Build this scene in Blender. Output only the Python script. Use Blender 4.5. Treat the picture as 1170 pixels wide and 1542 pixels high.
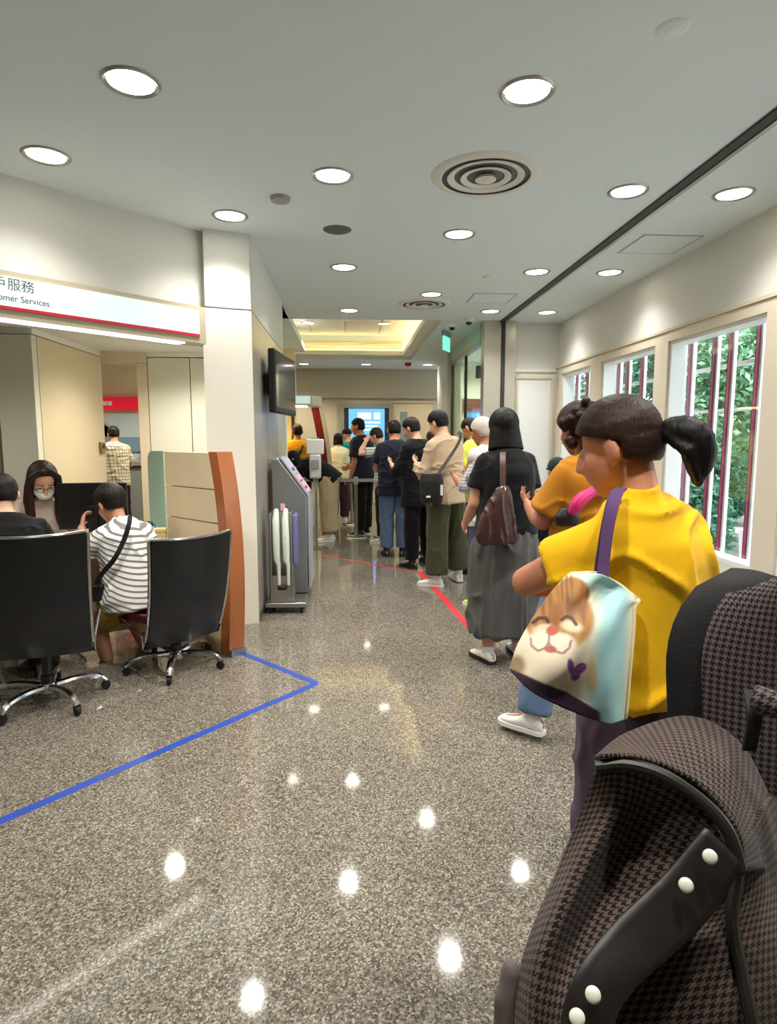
import bpy, bmesh, math, random
from mathutils import Vector, Matrix, noise as mnoise
random.seed(7)
for o in list(bpy.data.objects): bpy.data.objects.remove(o)
scene = bpy.context.scene
COL = scene.collection
PI = math.pi
def R(d): return math.radians(d)

# ------------------------------------------------------------------ camera
F_PX, IW, IH, EYE = 930.0, 1170, 1542, 1.48
PITCH, YAW = math.atan(111 / F_PX), math.atan(60 / F_PX)
cam_d = bpy.data.cameras.new('camera'); cam = bpy.data.objects.new('camera', cam_d); COL.objects.link(cam)
cam.location = (0, 0, EYE); cam.rotation_euler = (PI / 2 - PITCH, 0, -YAW)
cam_d.sensor_fit = 'HORIZONTAL'; cam_d.sensor_width = 36.0; cam_d.lens = F_PX / IW * 36.0
cam_d.clip_start = 0.05; cam_d.clip_end = 200
scene.camera = cam
_fw = Vector((math.sin(YAW) * math.cos(PITCH), math.cos(YAW) * math.cos(PITCH), -math.sin(PITCH)))
_rt = Vector((math.cos(YAW), -math.sin(YAW), 0)); _up = _rt.cross(_fw)
def _ray(px, py): return _fw * F_PX + _rt * (px - IW / 2) + _up * (IH / 2 - py)
def atY(px, py, y):            # surveyed point: where the sight line meets the plane at depth y
    d = _ray(px, py); return Vector((0, 0, EYE)) + d * (y / d.y)
def atZ(px, py, z=0.0):
    d = _ray(px, py); return Vector((0, 0, EYE)) + d * ((z - EYE) / d.z)

# ------------------------------------------------------------------ world, exposure
vs = scene.view_settings
scene.display_settings.display_device = 'sRGB'
vs.view_transform = 'Standard'; vs.look = 'None'; vs.gamma = 1.0; vs.use_curve_mapping = False
vs.exposure = 0.76
w = bpy.data.worlds.new('sky'); scene.world = w; w.use_nodes = True
nt = w.node_tree; bg = nt.nodes['Background']
sky = nt.nodes.new('ShaderNodeTexSky'); sky.sky_type = 'NISHITA'; sky.sun_disc = False
sky.sun_elevation = R(50); sky.sun_rotation = R(200); sky.altitude = 20; sky.air_density = 1.0; sky.dust_density = 3.0
mx = nt.nodes.new('ShaderNodeMixRGB'); mx.inputs[0].default_value = 0.6; mx.inputs[2].default_value = (9, 9.4, 9.6, 1)
nt.links.new(sky.outputs[0], mx.inputs[1]); nt.links.new(mx.outputs[0], bg.inputs[0])
bg.inputs[1].default_value = 0.36

sun_d = bpy.data.lights.new('sun', 'SUN'); sun_d.energy = 5.0; sun_d.angle = R(12); sun_d.color = (1, .97, .9)
sun = bpy.data.objects.new('sun', sun_d); COL.objects.link(sun); sun.rotation_euler = Vector((.55, .35, -1)).to_track_quat('-Z', 'Y').to_euler()

CEIL = 3.0
DOWNLIGHTS = [(-.92, 2.92), (-1.62, 3.66), (-.08, 3.82), (.80, 2.88), (-.80, 4.52), (-.03, 5.76), (.02, 7.64), (.84, 4.80),
              (1.74, 3.93), (2.42, 3.93), (1.74, 5.80), (2.42, 5.78), (.89, 6.75), (1.72, 7.58), (2.42, 7.60),
              (-1.2, .9), (0.0, .8), (1.74, 1.9), (2.42, 1.9), (0.9, .7), (-2.3, 2.2)]  # last row: unseen overhead lamps, added for their light
def spot(name, loc, power, ang=120, blend=.6, col=(1, .965, .91), size=.06, target=None):
    d = bpy.data.lights.new(name, 'SPOT'); d.energy = power; d.spot_size = R(ang); d.spot_blend = blend; d.color = col; d.shadow_soft_size = size
    o = bpy.data.objects.new(name, d); COL.objects.link(o); o.location = loc
    if target: o.rotation_euler = (Vector(target) - Vector(loc)).to_track_quat('-Z', 'Y').to_euler()
    return o
def area(name, loc, rot, sx, sy, power, col=(1, .95, .88)):
    d = bpy.data.lights.new(name, 'AREA'); d.shape = 'RECTANGLE'; d.size = sx; d.size_y = sy; d.energy = power; d.color = col
    o = bpy.data.objects.new(name, d); COL.objects.link(o); o.location = loc; o.rotation_euler = rot
    return o

# ------------------------------------------------------------------ materials
def lin(c):
    return tuple(((v / 255) / 12.92 if v / 255 <= .04045 else ((v / 255 + .055) / 1.055) ** 2.4) for v in c) + (1,)
M = {}
def mat(name, rgb, rough=.5, metal=0.0, var=None, bump=None, emis=0.0, spec=.5, coat=0.0, sheen=0.0, sss=0.0):
    m = bpy.data.materials.new(name); m.use_nodes = True; M[name] = m
    t = m.node_tree; b = t.nodes['Principled BSDF']
    c = lin(rgb); b.inputs['Base Color'].default_value = c
    b.inputs['Roughness'].default_value = rough; b.inputs['Metallic'].default_value = metal
    b.inputs['Specular IOR Level'].default_value = spec; b.inputs['Coat Weight'].default_value = coat
    b.inputs['Sheen Weight'].default_value = sheen
    if sss: b.inputs['Subsurface Weight'].default_value = sss; b.inputs['Subsurface Radius'].default_value = (.012, .005, .003)
    if emis: b.inputs['Emission Color'].default_value = c; b.inputs['Emission Strength'].default_value = emis
    tc = None
    if var:                                     # (scale, amount[, stretch])
        tc = t.nodes.new('ShaderNodeTexCoord'); mp = t.nodes.new('ShaderNodeMapping'); n = t.nodes.new('ShaderNodeTexNoise')
        if len(var) > 2: mp.inputs['Scale'].default_value = var[2]
        n.inputs['Scale'].default_value = var[0]; n.inputs['Detail'].default_value = 4
        r = t.nodes.new('ShaderNodeMapRange'); r.inputs[3].default_value = 1 - var[1]; r.inputs[4].default_value = 1 + var[1]
        x = t.nodes.new('ShaderNodeVectorMath'); x.operation = 'SCALE'; x.inputs[0].default_value = c[:3]
        t.links.new(tc.outputs['Object'], mp.inputs[0]); t.links.new(mp.outputs[0], n.inputs['Vector'])
        t.links.new(n.outputs[0], r.inputs[0]); t.links.new(r.outputs[0], x.inputs['Scale']); t.links.new(x.outputs[0], b.inputs['Base Color'])
    if bump:                                    # (scale, strength[, stretch])
        tc = t.nodes.new('ShaderNodeTexCoord'); mp = t.nodes.new('ShaderNodeMapping'); n = t.nodes.new('ShaderNodeTexNoise')
        if len(bump) > 2: mp.inputs['Scale'].default_value = bump[2]
        n.inputs['Scale'].default_value = bump[0]; n.inputs['Detail'].default_value = 3
        bp = t.nodes.new('ShaderNodeBump'); bp.inputs['Strength'].default_value = bump[1]; bp.inputs['Distance'].default_value = .01
        t.links.new(tc.outputs['Object'], mp.inputs[0]); t.links.new(mp.outputs[0], n.inputs['Vector'])
        t.links.new(n.outputs[0], bp.inputs['Height']); t.links.new(bp.outputs[0], b.inputs['Normal'])
    return m
def N(t, kind, **kw):
    n = t.nodes.new(kind)
    for k, v in kw.items(): setattr(n, k, v)
    return n
def math_(t, op, a, b=None, c=None):
    n = t.nodes.new('ShaderNodeMath'); n.operation = op
    for i, v in enumerate((a, b, c)):
        if v is None: continue
        if isinstance(v, (int, float)): n.inputs[i].default_value = v
        else: t.links.new(v, n.inputs[i])
    return n.outputs[0]
def mixc(t, fac, a, b):
    n = t.nodes.new('ShaderNodeMixRGB')
    for i, v in enumerate((fac, a, b)):
        if isinstance(v, (int, float)): n.inputs[i].default_value = v
        elif isinstance(v, tuple): n.inputs[i].default_value = v
        else: t.links.new(v, n.inputs[i])
    return n.outputs[0]
def coords(t, out='Object', rot=(0, 0, 0), scale=(1, 1, 1)):
    tc = N(t, 'ShaderNodeTexCoord'); mp = N(t, 'ShaderNodeMapping'); mp.inputs['Rotation'].default_value = rot; mp.inputs['Scale'].default_value = scale
    t.links.new(tc.outputs[out], mp.inputs[0]); s = N(t, 'ShaderNodeSeparateXYZ'); t.links.new(mp.outputs[0], s.inputs[0])
    return mp.outputs[0], s.outputs[0], s.outputs[1], s.outputs[2]
def skin_mat(name, rgb): return mat(name, rgb, .5, var=(9, .10), bump=(160, .05), sss=.06)
def cloth(name, rgb, rough=.85, v=.07): return mat(name, rgb, rough, var=(14, v), bump=(420, .10), sheen=.08, spec=.15)
def hair_mat(name, rgb): return mat(name, rgb, .50, var=(60, .3, (1, 1, .12)), bump=(140, .28, (1, 1, .08)), spec=.22)

mat('white_paint', (224, 224, 219), .6, var=(1.5, .015))
mat('ceiling_paint', (222, 234, 240), .75, var=(1.2, .012))
mat('beige_panel', (208, 194, 162), .45, var=(1.8, .03))
mat('pale_panel', (214, 214, 200), .35, var=(1.2, .04))
mat('cream_trim', (214, 200, 176), .5)
mat('dark_gap', (44, 46, 46), .6)
mat('brushed_steel', (204, 198, 184), .34, .65, var=(3, .05, (1, 1, .1)), bump=(300, .02, (1, 1, .02)))
mat('satin_steel', (168, 168, 165), .34, 1.0, bump=(200, .02, (1, .05, 1)))
mat('chrome', (196, 197, 198), .16, 1.0)
mat('grey_metal', (150, 154, 156), .38, .6)
mat('grey_plastic', (160, 160, 162), .45)
mat('black_plastic', (16, 16, 17), .38)
mat('black_gloss', (8, 9, 10), .09, coat=.4)
mat('white_plastic', (232, 233, 232), .35)
mat('dark_rubber', (14, 14, 14), .7)
mat('maple', (232, 212, 176), .42, var=(5, .07, (1, 1, .2)))
mat('cherry_wood', (172, 100, 52), .35, var=(6, .14, (3, 3, .25)), coat=.2)
mat('red_vinyl', (206, 28, 58), .4)
mat('blue_tape', (26, 62, 152), .5, var=(20, .05))
mat('red_tape', (208, 40, 50), .5, var=(20, .06))
mat('lamp_glow', (255, 246, 226), .5, emis=8)
mat('tube_glow', (255, 252, 240), .5, emis=2.2)
mat('sign_glow', (186, 204, 200), .5, emis=.55)
mat('cove_glow', (255, 226, 160), .5, emis=9)
mat('screen_blue', (92, 160, 236), .3, emis=.75)
mat('screen_pale', (190, 220, 250), .3, emis=.8)
mat('exit_green', (120, 220, 196), .4, emis=.7)
mat('pink_print', (224, 170, 196), .4)
mat('lilac_print', (188, 188, 214), .4)
mat('sign_text', (66, 78, 78), .6)
mat('white_mark', (245, 245, 245), .5)
mat('paper', (236, 236, 228), .6)
mat('vinyl_black', (16, 18, 20), .30, var=(5, .1), bump=(30, .04))
mat('burgundy', (74, 14, 26), .4)
mat('plastic_film', (212, 224, 214), .2, bump=(60, .5))
mat('violet_film', (112, 112, 160), .22, bump=(50, .4))
mat('far_wall', (206, 196, 174), .5, var=(1, .03))
mat('far_door', (222, 206, 176), .5)
mat('teller_glow', (250, 226, 160), .6, emis=.42)
mat('fin_red', (120, 22, 22), .35)
mat('mullion_white', (236, 240, 240), .4)
mat('mullion_red', (134, 22, 66), .4)
mat('paving', (178, 178, 172), .8, var=(3, .12))
mat('bark', (82, 66, 52), .9, var=(9, .2, (1, 1, .2)))
for k, c in enumerate([(84, 136, 112), (112, 158, 122), (66, 116, 100), (150, 182, 146)]):
    mat('leaf_%d' % k, c, .55, var=(6, .3))
# terrazzo / granite floor
def floor_mat():
    m = bpy.data.materials.new('granite'); m.use_nodes = True; M['granite'] = m
    t = m.node_tree; b = t.nodes['Principled BSDF']
    v, x, y, z = coords(t)
    vo = N(t, 'ShaderNodeTexVoronoi'); vo.inputs['Scale'].default_value = 175; t.links.new(v, vo.inputs['Vector'])
    sc = N(t, 'ShaderNodeSeparateColor'); t.links.new(vo.outputs['Color'], sc.inputs[0])
    cr = N(t, 'ShaderNodeValToRGB'); e = cr.color_ramp.elements
    e[0].position = 0; e[0].color = lin((84, 78, 69)); e[1].position = 1; e[1].color = lin((206, 198, 182))
    for p, c in ((.18, (104, 97, 86)), (.40, (126, 118, 106)), (.7, (146, 138, 124)), (.88, (172, 164, 149))):
        q = e.new(p); q.color = lin(c)
    cr.color_ramp.interpolation = 'CONSTANT'
    t.links.new(sc.outputs[0], cr.inputs[0])
    n = N(t, 'ShaderNodeTexNoise'); n.inputs['Scale'].default_value = .9; n.inputs['Detail'].default_value = 5; t.links.new(v, n.inputs['Vector'])
    f = math_(t, 'MULTIPLY_ADD', n.outputs[0], .26, .70)
    sm = N(t, 'ShaderNodeVectorMath', operation='SCALE'); t.links.new(cr.outputs[0], sm.inputs[0]); t.links.new(f, sm.inputs['Scale'])
    t.links.new(sm.outputs[0], b.inputs['Base Color'])
    n2 = N(t, 'ShaderNodeTexNoise'); n2.inputs['Scale'].default_value = 2.2; t.links.new(v, n2.inputs['Vector'])
    t.links.new(math_(t, 'MULTIPLY_ADD', n2.outputs[0], .05, .035), b.inputs['Roughness'])
    b.inputs['Specular IOR Level'].default_value = .5
floor_mat()
def glass_mat(name, tint, refl=.10):
    m = bpy.data.materials.new(name); m.use_nodes = True; M[name] = m
    t = m.node_tree; t.nodes.remove(t.nodes['Principled BSDF'])
    tr = N(t, 'ShaderNodeBsdfTransparent'); tr.inputs[0].default_value = tint
    gl = N(t, 'ShaderNodeBsdfGlossy'); gl.inputs['Roughness'].default_value = .03
    fr = N(t, 'ShaderNodeLayerWeight'); fr.inputs[0].default_value = .5
    mxs = N(t, 'ShaderNodeMixShader'); t.links.new(math_(t, 'MULTIPLY_ADD', math_(t, 'POWER', fr.outputs['Facing'], 4.0), .5, refl * .35), mxs.inputs[0])
    t.links.new(tr.outputs[0], mxs.inputs[1]); t.links.new(gl.outputs[0], mxs.inputs[2]); t.links.new(mxs.outputs[0], t.nodes['Material Output'].inputs[0])
glass_mat('clear_glass', (.93, .97, .96, 1)); glass_mat('green_glass', (.82, .93, .88, 1))
mat('frosted_glass', (176, 208, 188), .35, spec=.5)

# ------------------------------------------------------------------ mesh helpers
class MB:
    def __init__(s): s.v = []; s.f = []; s.uv = None
    def add(s, vs_, fs, mtx=None):
        o = len(s.v)
        s.v += [(mtx @ Vector(p)) if mtx else Vector(p) for p in vs_]
        s.f += [tuple(i + o for i in f) for f in fs]; return s
    def box(s, c, d, rot=None):                     # centre, full size, optional Matrix rotation (or z angle)
        x, y, z = d[0] / 2, d[1] / 2, d[2] / 2
        vs_ = [(sx * x, sy * y, sz * z) for sz in (-1, 1) for sy in (-1, 1) for sx in (-1, 1)]
        fs = [(0, 2, 3, 1), (4, 5, 7, 6), (0, 1, 5, 4), (2, 6, 7, 3), (0, 4, 6, 2), (1, 3, 7, 5)]
        m = Matrix.Translation(Vector(c))
        if rot is not None: m = m @ (Matrix.Rotation(rot, 4, 'Z') if isinstance(rot, (int, float)) else rot.to_4x4())
        return s.add(vs_, fs, m)
    def b2(s, x0, x1, y0, y1, z0, z1): return s.box(((x0 + x1) / 2, (y0 + y1) / 2, (z0 + z1) / 2), (abs(x1 - x0), abs(y1 - y0), abs(z1 - z0)))
    def seg(s, p, q, wd, z0, z1):                   # wall-like slab between two plan points, width wd centred
        p = Vector(p[:2]); q = Vector(q[:2]); d = q - p
        return s.box(((p.x + q.x) / 2, (p.y + q.y) / 2, (z0 + z1) / 2), (d.length, wd, z1 - z0), math.atan2(d.y, d.x))
    def prism(s, poly, z0, z1):
        n = len(poly)
        vs_ = [(x, y, z0) for x, y in poly] + [(x, y, z1) for x, y in poly]
        fs = [tuple(range(n - 1, -1, -1)), tuple(range(n, 2 * n))] + [(i, (i + 1) % n, n + (i + 1) % n, n + i) for i in range(n)]
        return s.add(vs_, fs)
    def extr(s, poly, mtx, h):                      # 2-d outline in the xy of mtx, extruded along its z
        n = len(poly)
        vs_ = [(x, y, 0) for x, y in poly] + [(x, y, h) for x, y in poly]
        fs = [tuple(range(n - 1, -1, -1)), tuple(range(n, 2 * n))] + [(i, (i + 1) % n, n + (i + 1) % n, n + i) for i in range(n)]
        return s.add(vs_, fs, mtx)
    def lathe(s, prof, c=(0, 0, 0), seg=24, mtx=None, caps=True):   # prof: (r, z) from bottom to top
        n = len(prof); vs_ = []; fs = []
        for i in range(seg):
            a = 2 * PI * i / seg
            vs_ += [(c[0] + r * math.cos(a), c[1] + r * math.sin(a), c[2] + z) for r, z in prof]
        for i in range(seg):
            j = (i + 1) % seg
            fs += [(i * n + k, j * n + k, j * n + k + 1, i * n + k + 1) for k in range(n - 1)]
        if caps and prof[0][0] > 1e-6: fs.append(tuple(i * n for i in range(seg - 1, -1, -1)))
        if caps and prof[-1][0] > 1e-6: fs.append(tuple(i * n + n - 1 for i in range(seg)))
        return s.add(vs_, fs, mtx)
    def tube(s, pts, rad, seg=10, flat=1.0, upv=None):
        v, f = limb(pts, rad if isinstance(rad, (list, tuple)) else [rad] * len(pts), seg, caps=False, flat=flat, upv=upv); return s.add(v, f)
    def build(s, name, m, parent=None, smooth=35, bevel=0.0, uv=None):
        me = bpy.data.meshes.new(name); me.from_pydata([tuple(p) for p in s.v], [], s.f); me.validate(); me.update()
        if isinstance(m, str): m = M[m]
        me.materials.append(m)
        if smooth: me.shade_smooth(); me.set_sharp_from_angle(angle=R(smooth))
        o = bpy.data.objects.new(name, me); COL.objects.link(o)
        if parent: o.parent = parent
        if bevel:
            b = o.modifiers.new('bevel', 'BEVEL'); b.width = bevel; b.segments = 2; b.limit_method = 'ANGLE'; b.angle_limit = R(40)
        return o
def smoothpath(ctrl, n):
    ctrl = [Vector(c) for c in ctrl]; out = []; k = len(ctrl) - 1
    for i in range(n):
        t = i / (n - 1) * k; j = min(int(t), k - 1); u = t - j
        p1, p2 = ctrl[j], ctrl[j + 1]; p0 = ctrl[j - 1] if j else p1 * 2 - p2; p3 = ctrl[j + 2] if j + 2 <= k else p2 * 2 - p1
        out.append(.5 * ((2 * p1) + (p2 - p0) * u + (2 * p0 - 5 * p1 + 4 * p2 - p3) * u * u + (3 * p1 - p0 - 3 * p2 + p3) * u ** 3))
    return out
def limb(pts, radii, seg=12, caps=True, flat=1.0, upv=None):
    """closed tapered tube through pts; flat squashes across upv"""
    pts = [Vector(p) for p in pts]; n = len(pts); rings = []
    tang = []
    for i in range(n):
        a = pts[max(i - 1, 0)]; b = pts[min(i + 1, n - 1)]; d = b - a
        tang.append(d.normalized() if d.length > 1e-9 else Vector((0, 0, 1)))
    ref = Vector(upv) if upv is not None else (Vector((0, 0, 1)) if abs(tang[0].z) < .9 else Vector((0, 1, 0)))
    x = None; P = []; Rr = []; T = []
    if caps:
        for th in (80, 55, 28):
            P.append(pts[0] - tang[0] * radii[0] * math.sin(R(th))); Rr.append(radii[0] * math.cos(R(th))); T.append(tang[0])
    P += pts; Rr += list(radii); T += tang
    if caps:
        for th in (28, 55, 80):
            P.append(pts[-1] + tang[-1] * radii[-1] * math.sin(R(th))); Rr.append(radii[-1] * math.cos(R(th))); T.append(tang[-1])
    vs_ = []; fs = []; y = ref
    for p, r, t in zip(P, Rr, T):
        if upv is not None: y = Vector(upv)
        y = (y - t * y.dot(t)); y = y.normalized() if y.length > 1e-6 else t.orthogonal().normalized()
        x = t.cross(y)
        for k in range(seg):
            a = 2 * PI * k / seg; vs_.append(p + x * (r * math.cos(a)) + y * (r * flat * math.sin(a)))
    m = len(P)
    for i in range(m - 1):
        fs += [(i * seg + k, i * seg + (k + 1) % seg, (i + 1) * seg + (k + 1) % seg, (i + 1) * seg + k) for k in range(seg)]
    fs.append(tuple(range(seg - 1, -1, -1))); fs.append(tuple((m - 1) * seg + k for k in range(seg)))
    return vs_, fs
def empty(name, loc=(0, 0, 0), rz=0):
    o = bpy.data.objects.new(name, None); COL.objects.link(o); o.location = loc; o.rotation_euler = (0, 0, rz); o.empty_display_size = .1; return o
def tag(o, label, cat, group=None):
    o['label'] = label; o['category'] = cat
    if group: o['group'] = group
    return o
def struct(o): o['kind'] = 'structure'; return o
def copy_tree(o, parent=None):
    c = o.copy(); COL.objects.link(c)
    if parent: c.parent = parent
    for ch in list(o.children): copy_tree(ch, c)
    return c
def text_part(txt, m, parent, mtx, size, ext=.0006, align='LEFT', name='lettering', sx=1.0):
    cu = bpy.data.curves.new(name, 'FONT'); cu.body = txt; cu.size = size; cu.extrude = ext; cu.align_x = align
    o = bpy.data.objects.new(name, cu); COL.objects.link(o)
    me = bpy.data.meshes.new_from_object(o.evaluated_get(bpy.context.evaluated_depsgraph_get()))
    bpy.data.objects.remove(o); bpy.data.curves.remove(cu)
    me.transform(mtx @ Matrix.Diagonal((sx, 1, 1, 1))); me.materials.clear(); me.materials.append(M[m])
    o = bpy.data.objects.new(name, me); COL.objects.link(o); o.parent = parent
    return o
# ================================================================== THE SETTING
# plan: +Y runs along the corridor, window wall at x = 2.82, steel wall at x = -.73
SLAB = .9
fl = struct(MB().b2(-8, 3.0, -3.2, 15.5, -.12, -.006).build('floor', 'granite', smooth=0))
slab_me = None
ca = R(45)
for i in range(-14, 20):
    for j in range(-14, 20):
        cx, cy = (i + .5) * SLAB, (j + .5) * SLAB
        X_, Y_ = cx * math.cos(ca) - cy * math.sin(ca), cx * math.sin(ca) + cy * math.cos(ca) + 3.0
        if not (-3.6 < X_ < 2.25 and .6 < Y_ < 13.2): continue
        if X_ < -1.6 and Y_ > 6: continue
        if slab_me is None:
            o = MB().box((0, 0, -.003), (SLAB - .0012, SLAB - .0012, .006)).build('floor_slab', 'granite', fl, smooth=0); slab_me = o.data
        else:
            o = bpy.data.objects.new('floor_slab', slab_me); COL.objects.link(o); o.parent = fl
        o.location = (X_, Y_, 0); o.rotation_euler = (0, 0, ca)

# ceiling with the lit coffer
cb = MB()
cb.b2(-4.6, 2.98, -3.2, 8.2, CEIL, CEIL + .6)
cb.b2(1.24, 3.1, 8.2, 15.5, CEIL, CEIL + .6); cb.b2(-4.6, -3.2, 8.2, 15.5, CEIL, CEIL + .6)
cb.b2(-3.2, 1.24, 12.25, 15.5, CEIL, CEIL + .6); cb.b2(-3.2, 1.24, 8.2, 12.25, 3.45, 3.6)
ceil = struct(cb.build('ceiling', 'ceiling_paint', smooth=0))
for i in range(7):                                   # coffer panels
    for j in range(3):
        MB().box((-2.83 + i * .62, 8.85 + j * 1.27, 3.435), (.608, 1.255, .03)).build('ceiling_panel', 'white_paint', ceil, smooth=0)
# cove ledge and glowing strips in the coffer (warm linear lamps)
lip = MB(); lip.b2(-3.2, 1.24, 12.05, 12.25, 3.06, 3.09); lip.b2(-3.2, 1.24, 12.05, 12.07, 3.09, 3.14)
lip.b2(1.06, 1.24, 8.2, 12.05, 3.06, 3.09); lip.b2(1.06, 1.08, 8.2, 12.05, 3.09, 3.14)
lip.build('cove_ledge', 'white_paint', ceil, smooth=0)
cl = tag(empty('cove_light', (-1, 12.15, 3.1)), 'warm strip light glowing along the rear edge of the ceiling coffer', 'light')
MB().b2(-2.1, 2.2, -.02, .02, 0, .03).build('tube', 'cove_glow', cl, smooth=0)
cl2 = tag(empty('cove_light', (1.15, 10.1, 3.1)), 'warm strip light glowing along the right edge of the ceiling coffer', 'light')
MB().b2(-.02, .02, -1.85, 1.85, 0, .03).build('tube', 'cove_glow', cl2, smooth=0)
gr = tag(empty('air_grille', (-1, 12.24, 3.26)), 'long slatted air grille at the back of the lit ceiling coffer', 'vent')
g = MB(); g.b2(-2.0, 2.05, -.03, 0, -.09, -.078); g.b2(-2.0, 2.05, -.03, 0, .078, .09); g.b2(-2.0, -1.985, -.03, 0, -.09, .09); g.b2(2.035, 2.05, -.03, 0, -.09, .09)
g.build('frame', 'cream_trim', gr, smooth=0)
for k in range(5): MB().box((.02, -.018, -.06 + k * .03), (4.03, .022, .006), Matrix.Rotation(R(35), 3, 'X')).build('slat', 'cream_trim', gr, smooth=0)
# dark shutter slot running along the ceiling
tr = MB(); tr.b2(1.985, 2.045, -3.0, 8.17, CEIL - .012, CEIL + .0); struct(tr.build('trim_1', 'dark_gap', smooth=0))
tr = MB(); tr.b2(2.046, 2.075, -3.0, 8.17, CEIL - .018, CEIL - .0); struct(tr.build('trim_2', 'satin_steel', smooth=0))

# --- window wall (x = 2.82) with four openings in view or just outside
WX = 2.82; WT = .16
WIN = [(1.10, 2.35), (2.58, 3.85), (4.08, 5.37), (5.60, 6.82), (7.12, 8.10)]
SILL, HEAD = .55, 2.32
wb = MB()
wb.b2(WX, WX + WT, -3.2, 8.30, HEAD, CEIL)
wb.b2(WX, WX + WT, -3.2, 8.30, 0, SILL)
ys = [-3.2] + [v for p in WIN for v in p] + [8.30]
for k in range(0, len(ys), 2): wb.b2(WX, WX + WT, ys[k], ys[k + 1], SILL, HEAD)
struct(wb.build('wall_right', 'white_paint', smooth=0))
struct(MB().b2(WX - .035, WX, -3.2, 8.30, 2.405, 2.43).build('trim_3', 'cream_trim', smooth=0))
# cream casing under the shadow line and round each window
cs = MB()
cs.b2(WX - .022, WX - .001, -3.0, 8.29, HEAD, 2.404)
for k in range(0, len(ys), 2):
    if ys[k + 1] > 0: cs.b2(WX - .022, WX - .001, max(ys[k], -3) + .0, ys[k + 1] - .0 if ys[k + 1] < 8.3 else 8.29, .02, HEAD)
struct(cs.build('trim_4', mat('casing', (224, 214, 196), .45), smooth=0))
for n, (y0, y1) in enumerate(WIN):
    wn = struct(empty('window_%d' % (n + 1), (WX + .12, (y0 + y1) / 2, SILL)))
    hw = (y1 - y0) / 2; hh = HEAD - SILL
    f = MB()
    f.b2(-.12, .02, -hw, -hw + .035, 0, hh); f.b2(-.12, .02, hw - .035, hw, 0, hh); f.b2(-.12, .02, -hw + .035, hw - .035, hh - .03, hh); f.b2(-.12, .02, -hw + .035, hw - .035, 0, .03)
    f.build('window_frame', 'mullion_white', wn, smooth=0)
    MB().b2(-.005, .005, -hw + .03, hw - .03, .03, hh - .03).build('pane', 'clear_glass', wn, smooth=0)
# facade screen outside the glass: white posts with red fins behind them
sc = tag(empty('facade_screen', (WX + .25, 5, 0)), 'white facade posts with dark red fins standing outside the windows', 'screen')
yy = -4.2; k = 0
while yy < 3.6:
    MB().b2(-.015, .012, yy, yy + .024, .0, 2.9).build('post', 'mullion_white', sc, smooth=0)
    MB().b2(-.045, .012, yy + .0245, yy + .036, .0, 2.9).build('fin', 'mullion_red', sc, smooth=0)
    yy += (.34, .22, .36)[k % 3]; k += 1
MB().b2(.05, .10, -4.2, 3.6, 2.06, 2.09).build('reflection_bar', 'mullion_white', sc, smooth=0); MB().b2(.05, .10, -4.2, 3.6, 1.70, 1.725).build('reflection_bar', 'mullion_white', sc, smooth=0)  # white bars modelled in place of reflections in the glass
# end wall of the window bay with its white framed opening
eb = MB(); eb.b2(2.20, WX + WT, 8.30, 8.42, 0, CEIL); struct(eb.build('wall_alcove', 'white_paint', smooth=0))
struct(MB().b2(2.20, WX - .03, 8.27, 8.30, 2.36, 2.40).build('trim_5', 'white_plastic', smooth=0))
d1 = struct(empty('door_1', (2.49, 8.29, 0)))
f = MB(); f.b2(-.26, -.23, -.03, 0, 0, 2.3); f.b2(.23, .26, -.03, 0, 0, 2.3); f.b2(-.23, .23, -.03, 0, 2.27, 2.3); f.build('door_frame', 'cream_trim', d1, smooth=0)
MB().b2(-.23, .23, -.012, 0, 0, 2.27).build('door_leaf', mat('door_white', (226, 224, 222), .25), d1, smooth=0)

# stainless column at the end of the slot
co = struct(empty('wall_column', (1.98, 8.24, 0)))
MB().b2(-.20, .03, -.07, .12, 0, CEIL).build('cladding', 'brushed_steel', co, smooth=0, bevel=.006)
MB().b2(.075, .22, -.07, .05, 0, CEIL).build('cladding', 'brushed_steel', co, smooth=0, bevel=.006)
MB().b2(.03, .075, -.085, .05, 0, CEIL).build('shutter_guide', 'dark_gap', co, smooth=0)
# glass partition behind the column
gp = struct(empty('window_6', (1.80, 8.4, 0)))
for a, b in ((.02, 1.1), (1.14, 2.25)): MB().b2(-.006, .006, a, b, .03, 2.72).build('pane', 'green_glass', gp, smooth=0)
for a in (1.12, 2.30): MB().b2(-.02, .02, a - .02, a + .02, 0, 2.72).build('post', 'dark_gap', gp, smooth=0)
MB().b2(-.03, .03, 0, 2.32, 2.72, 2.80).build('head_rail', 'satin_steel', gp, smooth=0)
MB().b2(-.03, .03, 0, 2.32, 2.80, 3.0).build('glass_head', 'frosted_glass', gp, smooth=0)
MB().b2(-.08, .14, 2.32, 2.50, 0, CEIL).build('steel_post', 'brushed_steel', gp, smooth=0, bevel=.006)
wr = MB(); wr.b2(1.86, 2.0, 10.9, 13.0, 0, CEIL); struct(wr.build('wall_side', 'white_paint', smooth=0))
struct(MB().b2(1.90, 1.97, 13.0, 13.06, 0, CEIL).build('trim_6', 'dark_gap', smooth=0))
rb = MB(); rb.b2(3.0, 3.1, 8.42, 14.15, 0, CEIL); rb.b2(2.0, 3.0, 12.6, 12.7, 0, CEIL); struct(rb.build('wall_lobby', 'white_paint', smooth=0))
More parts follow.
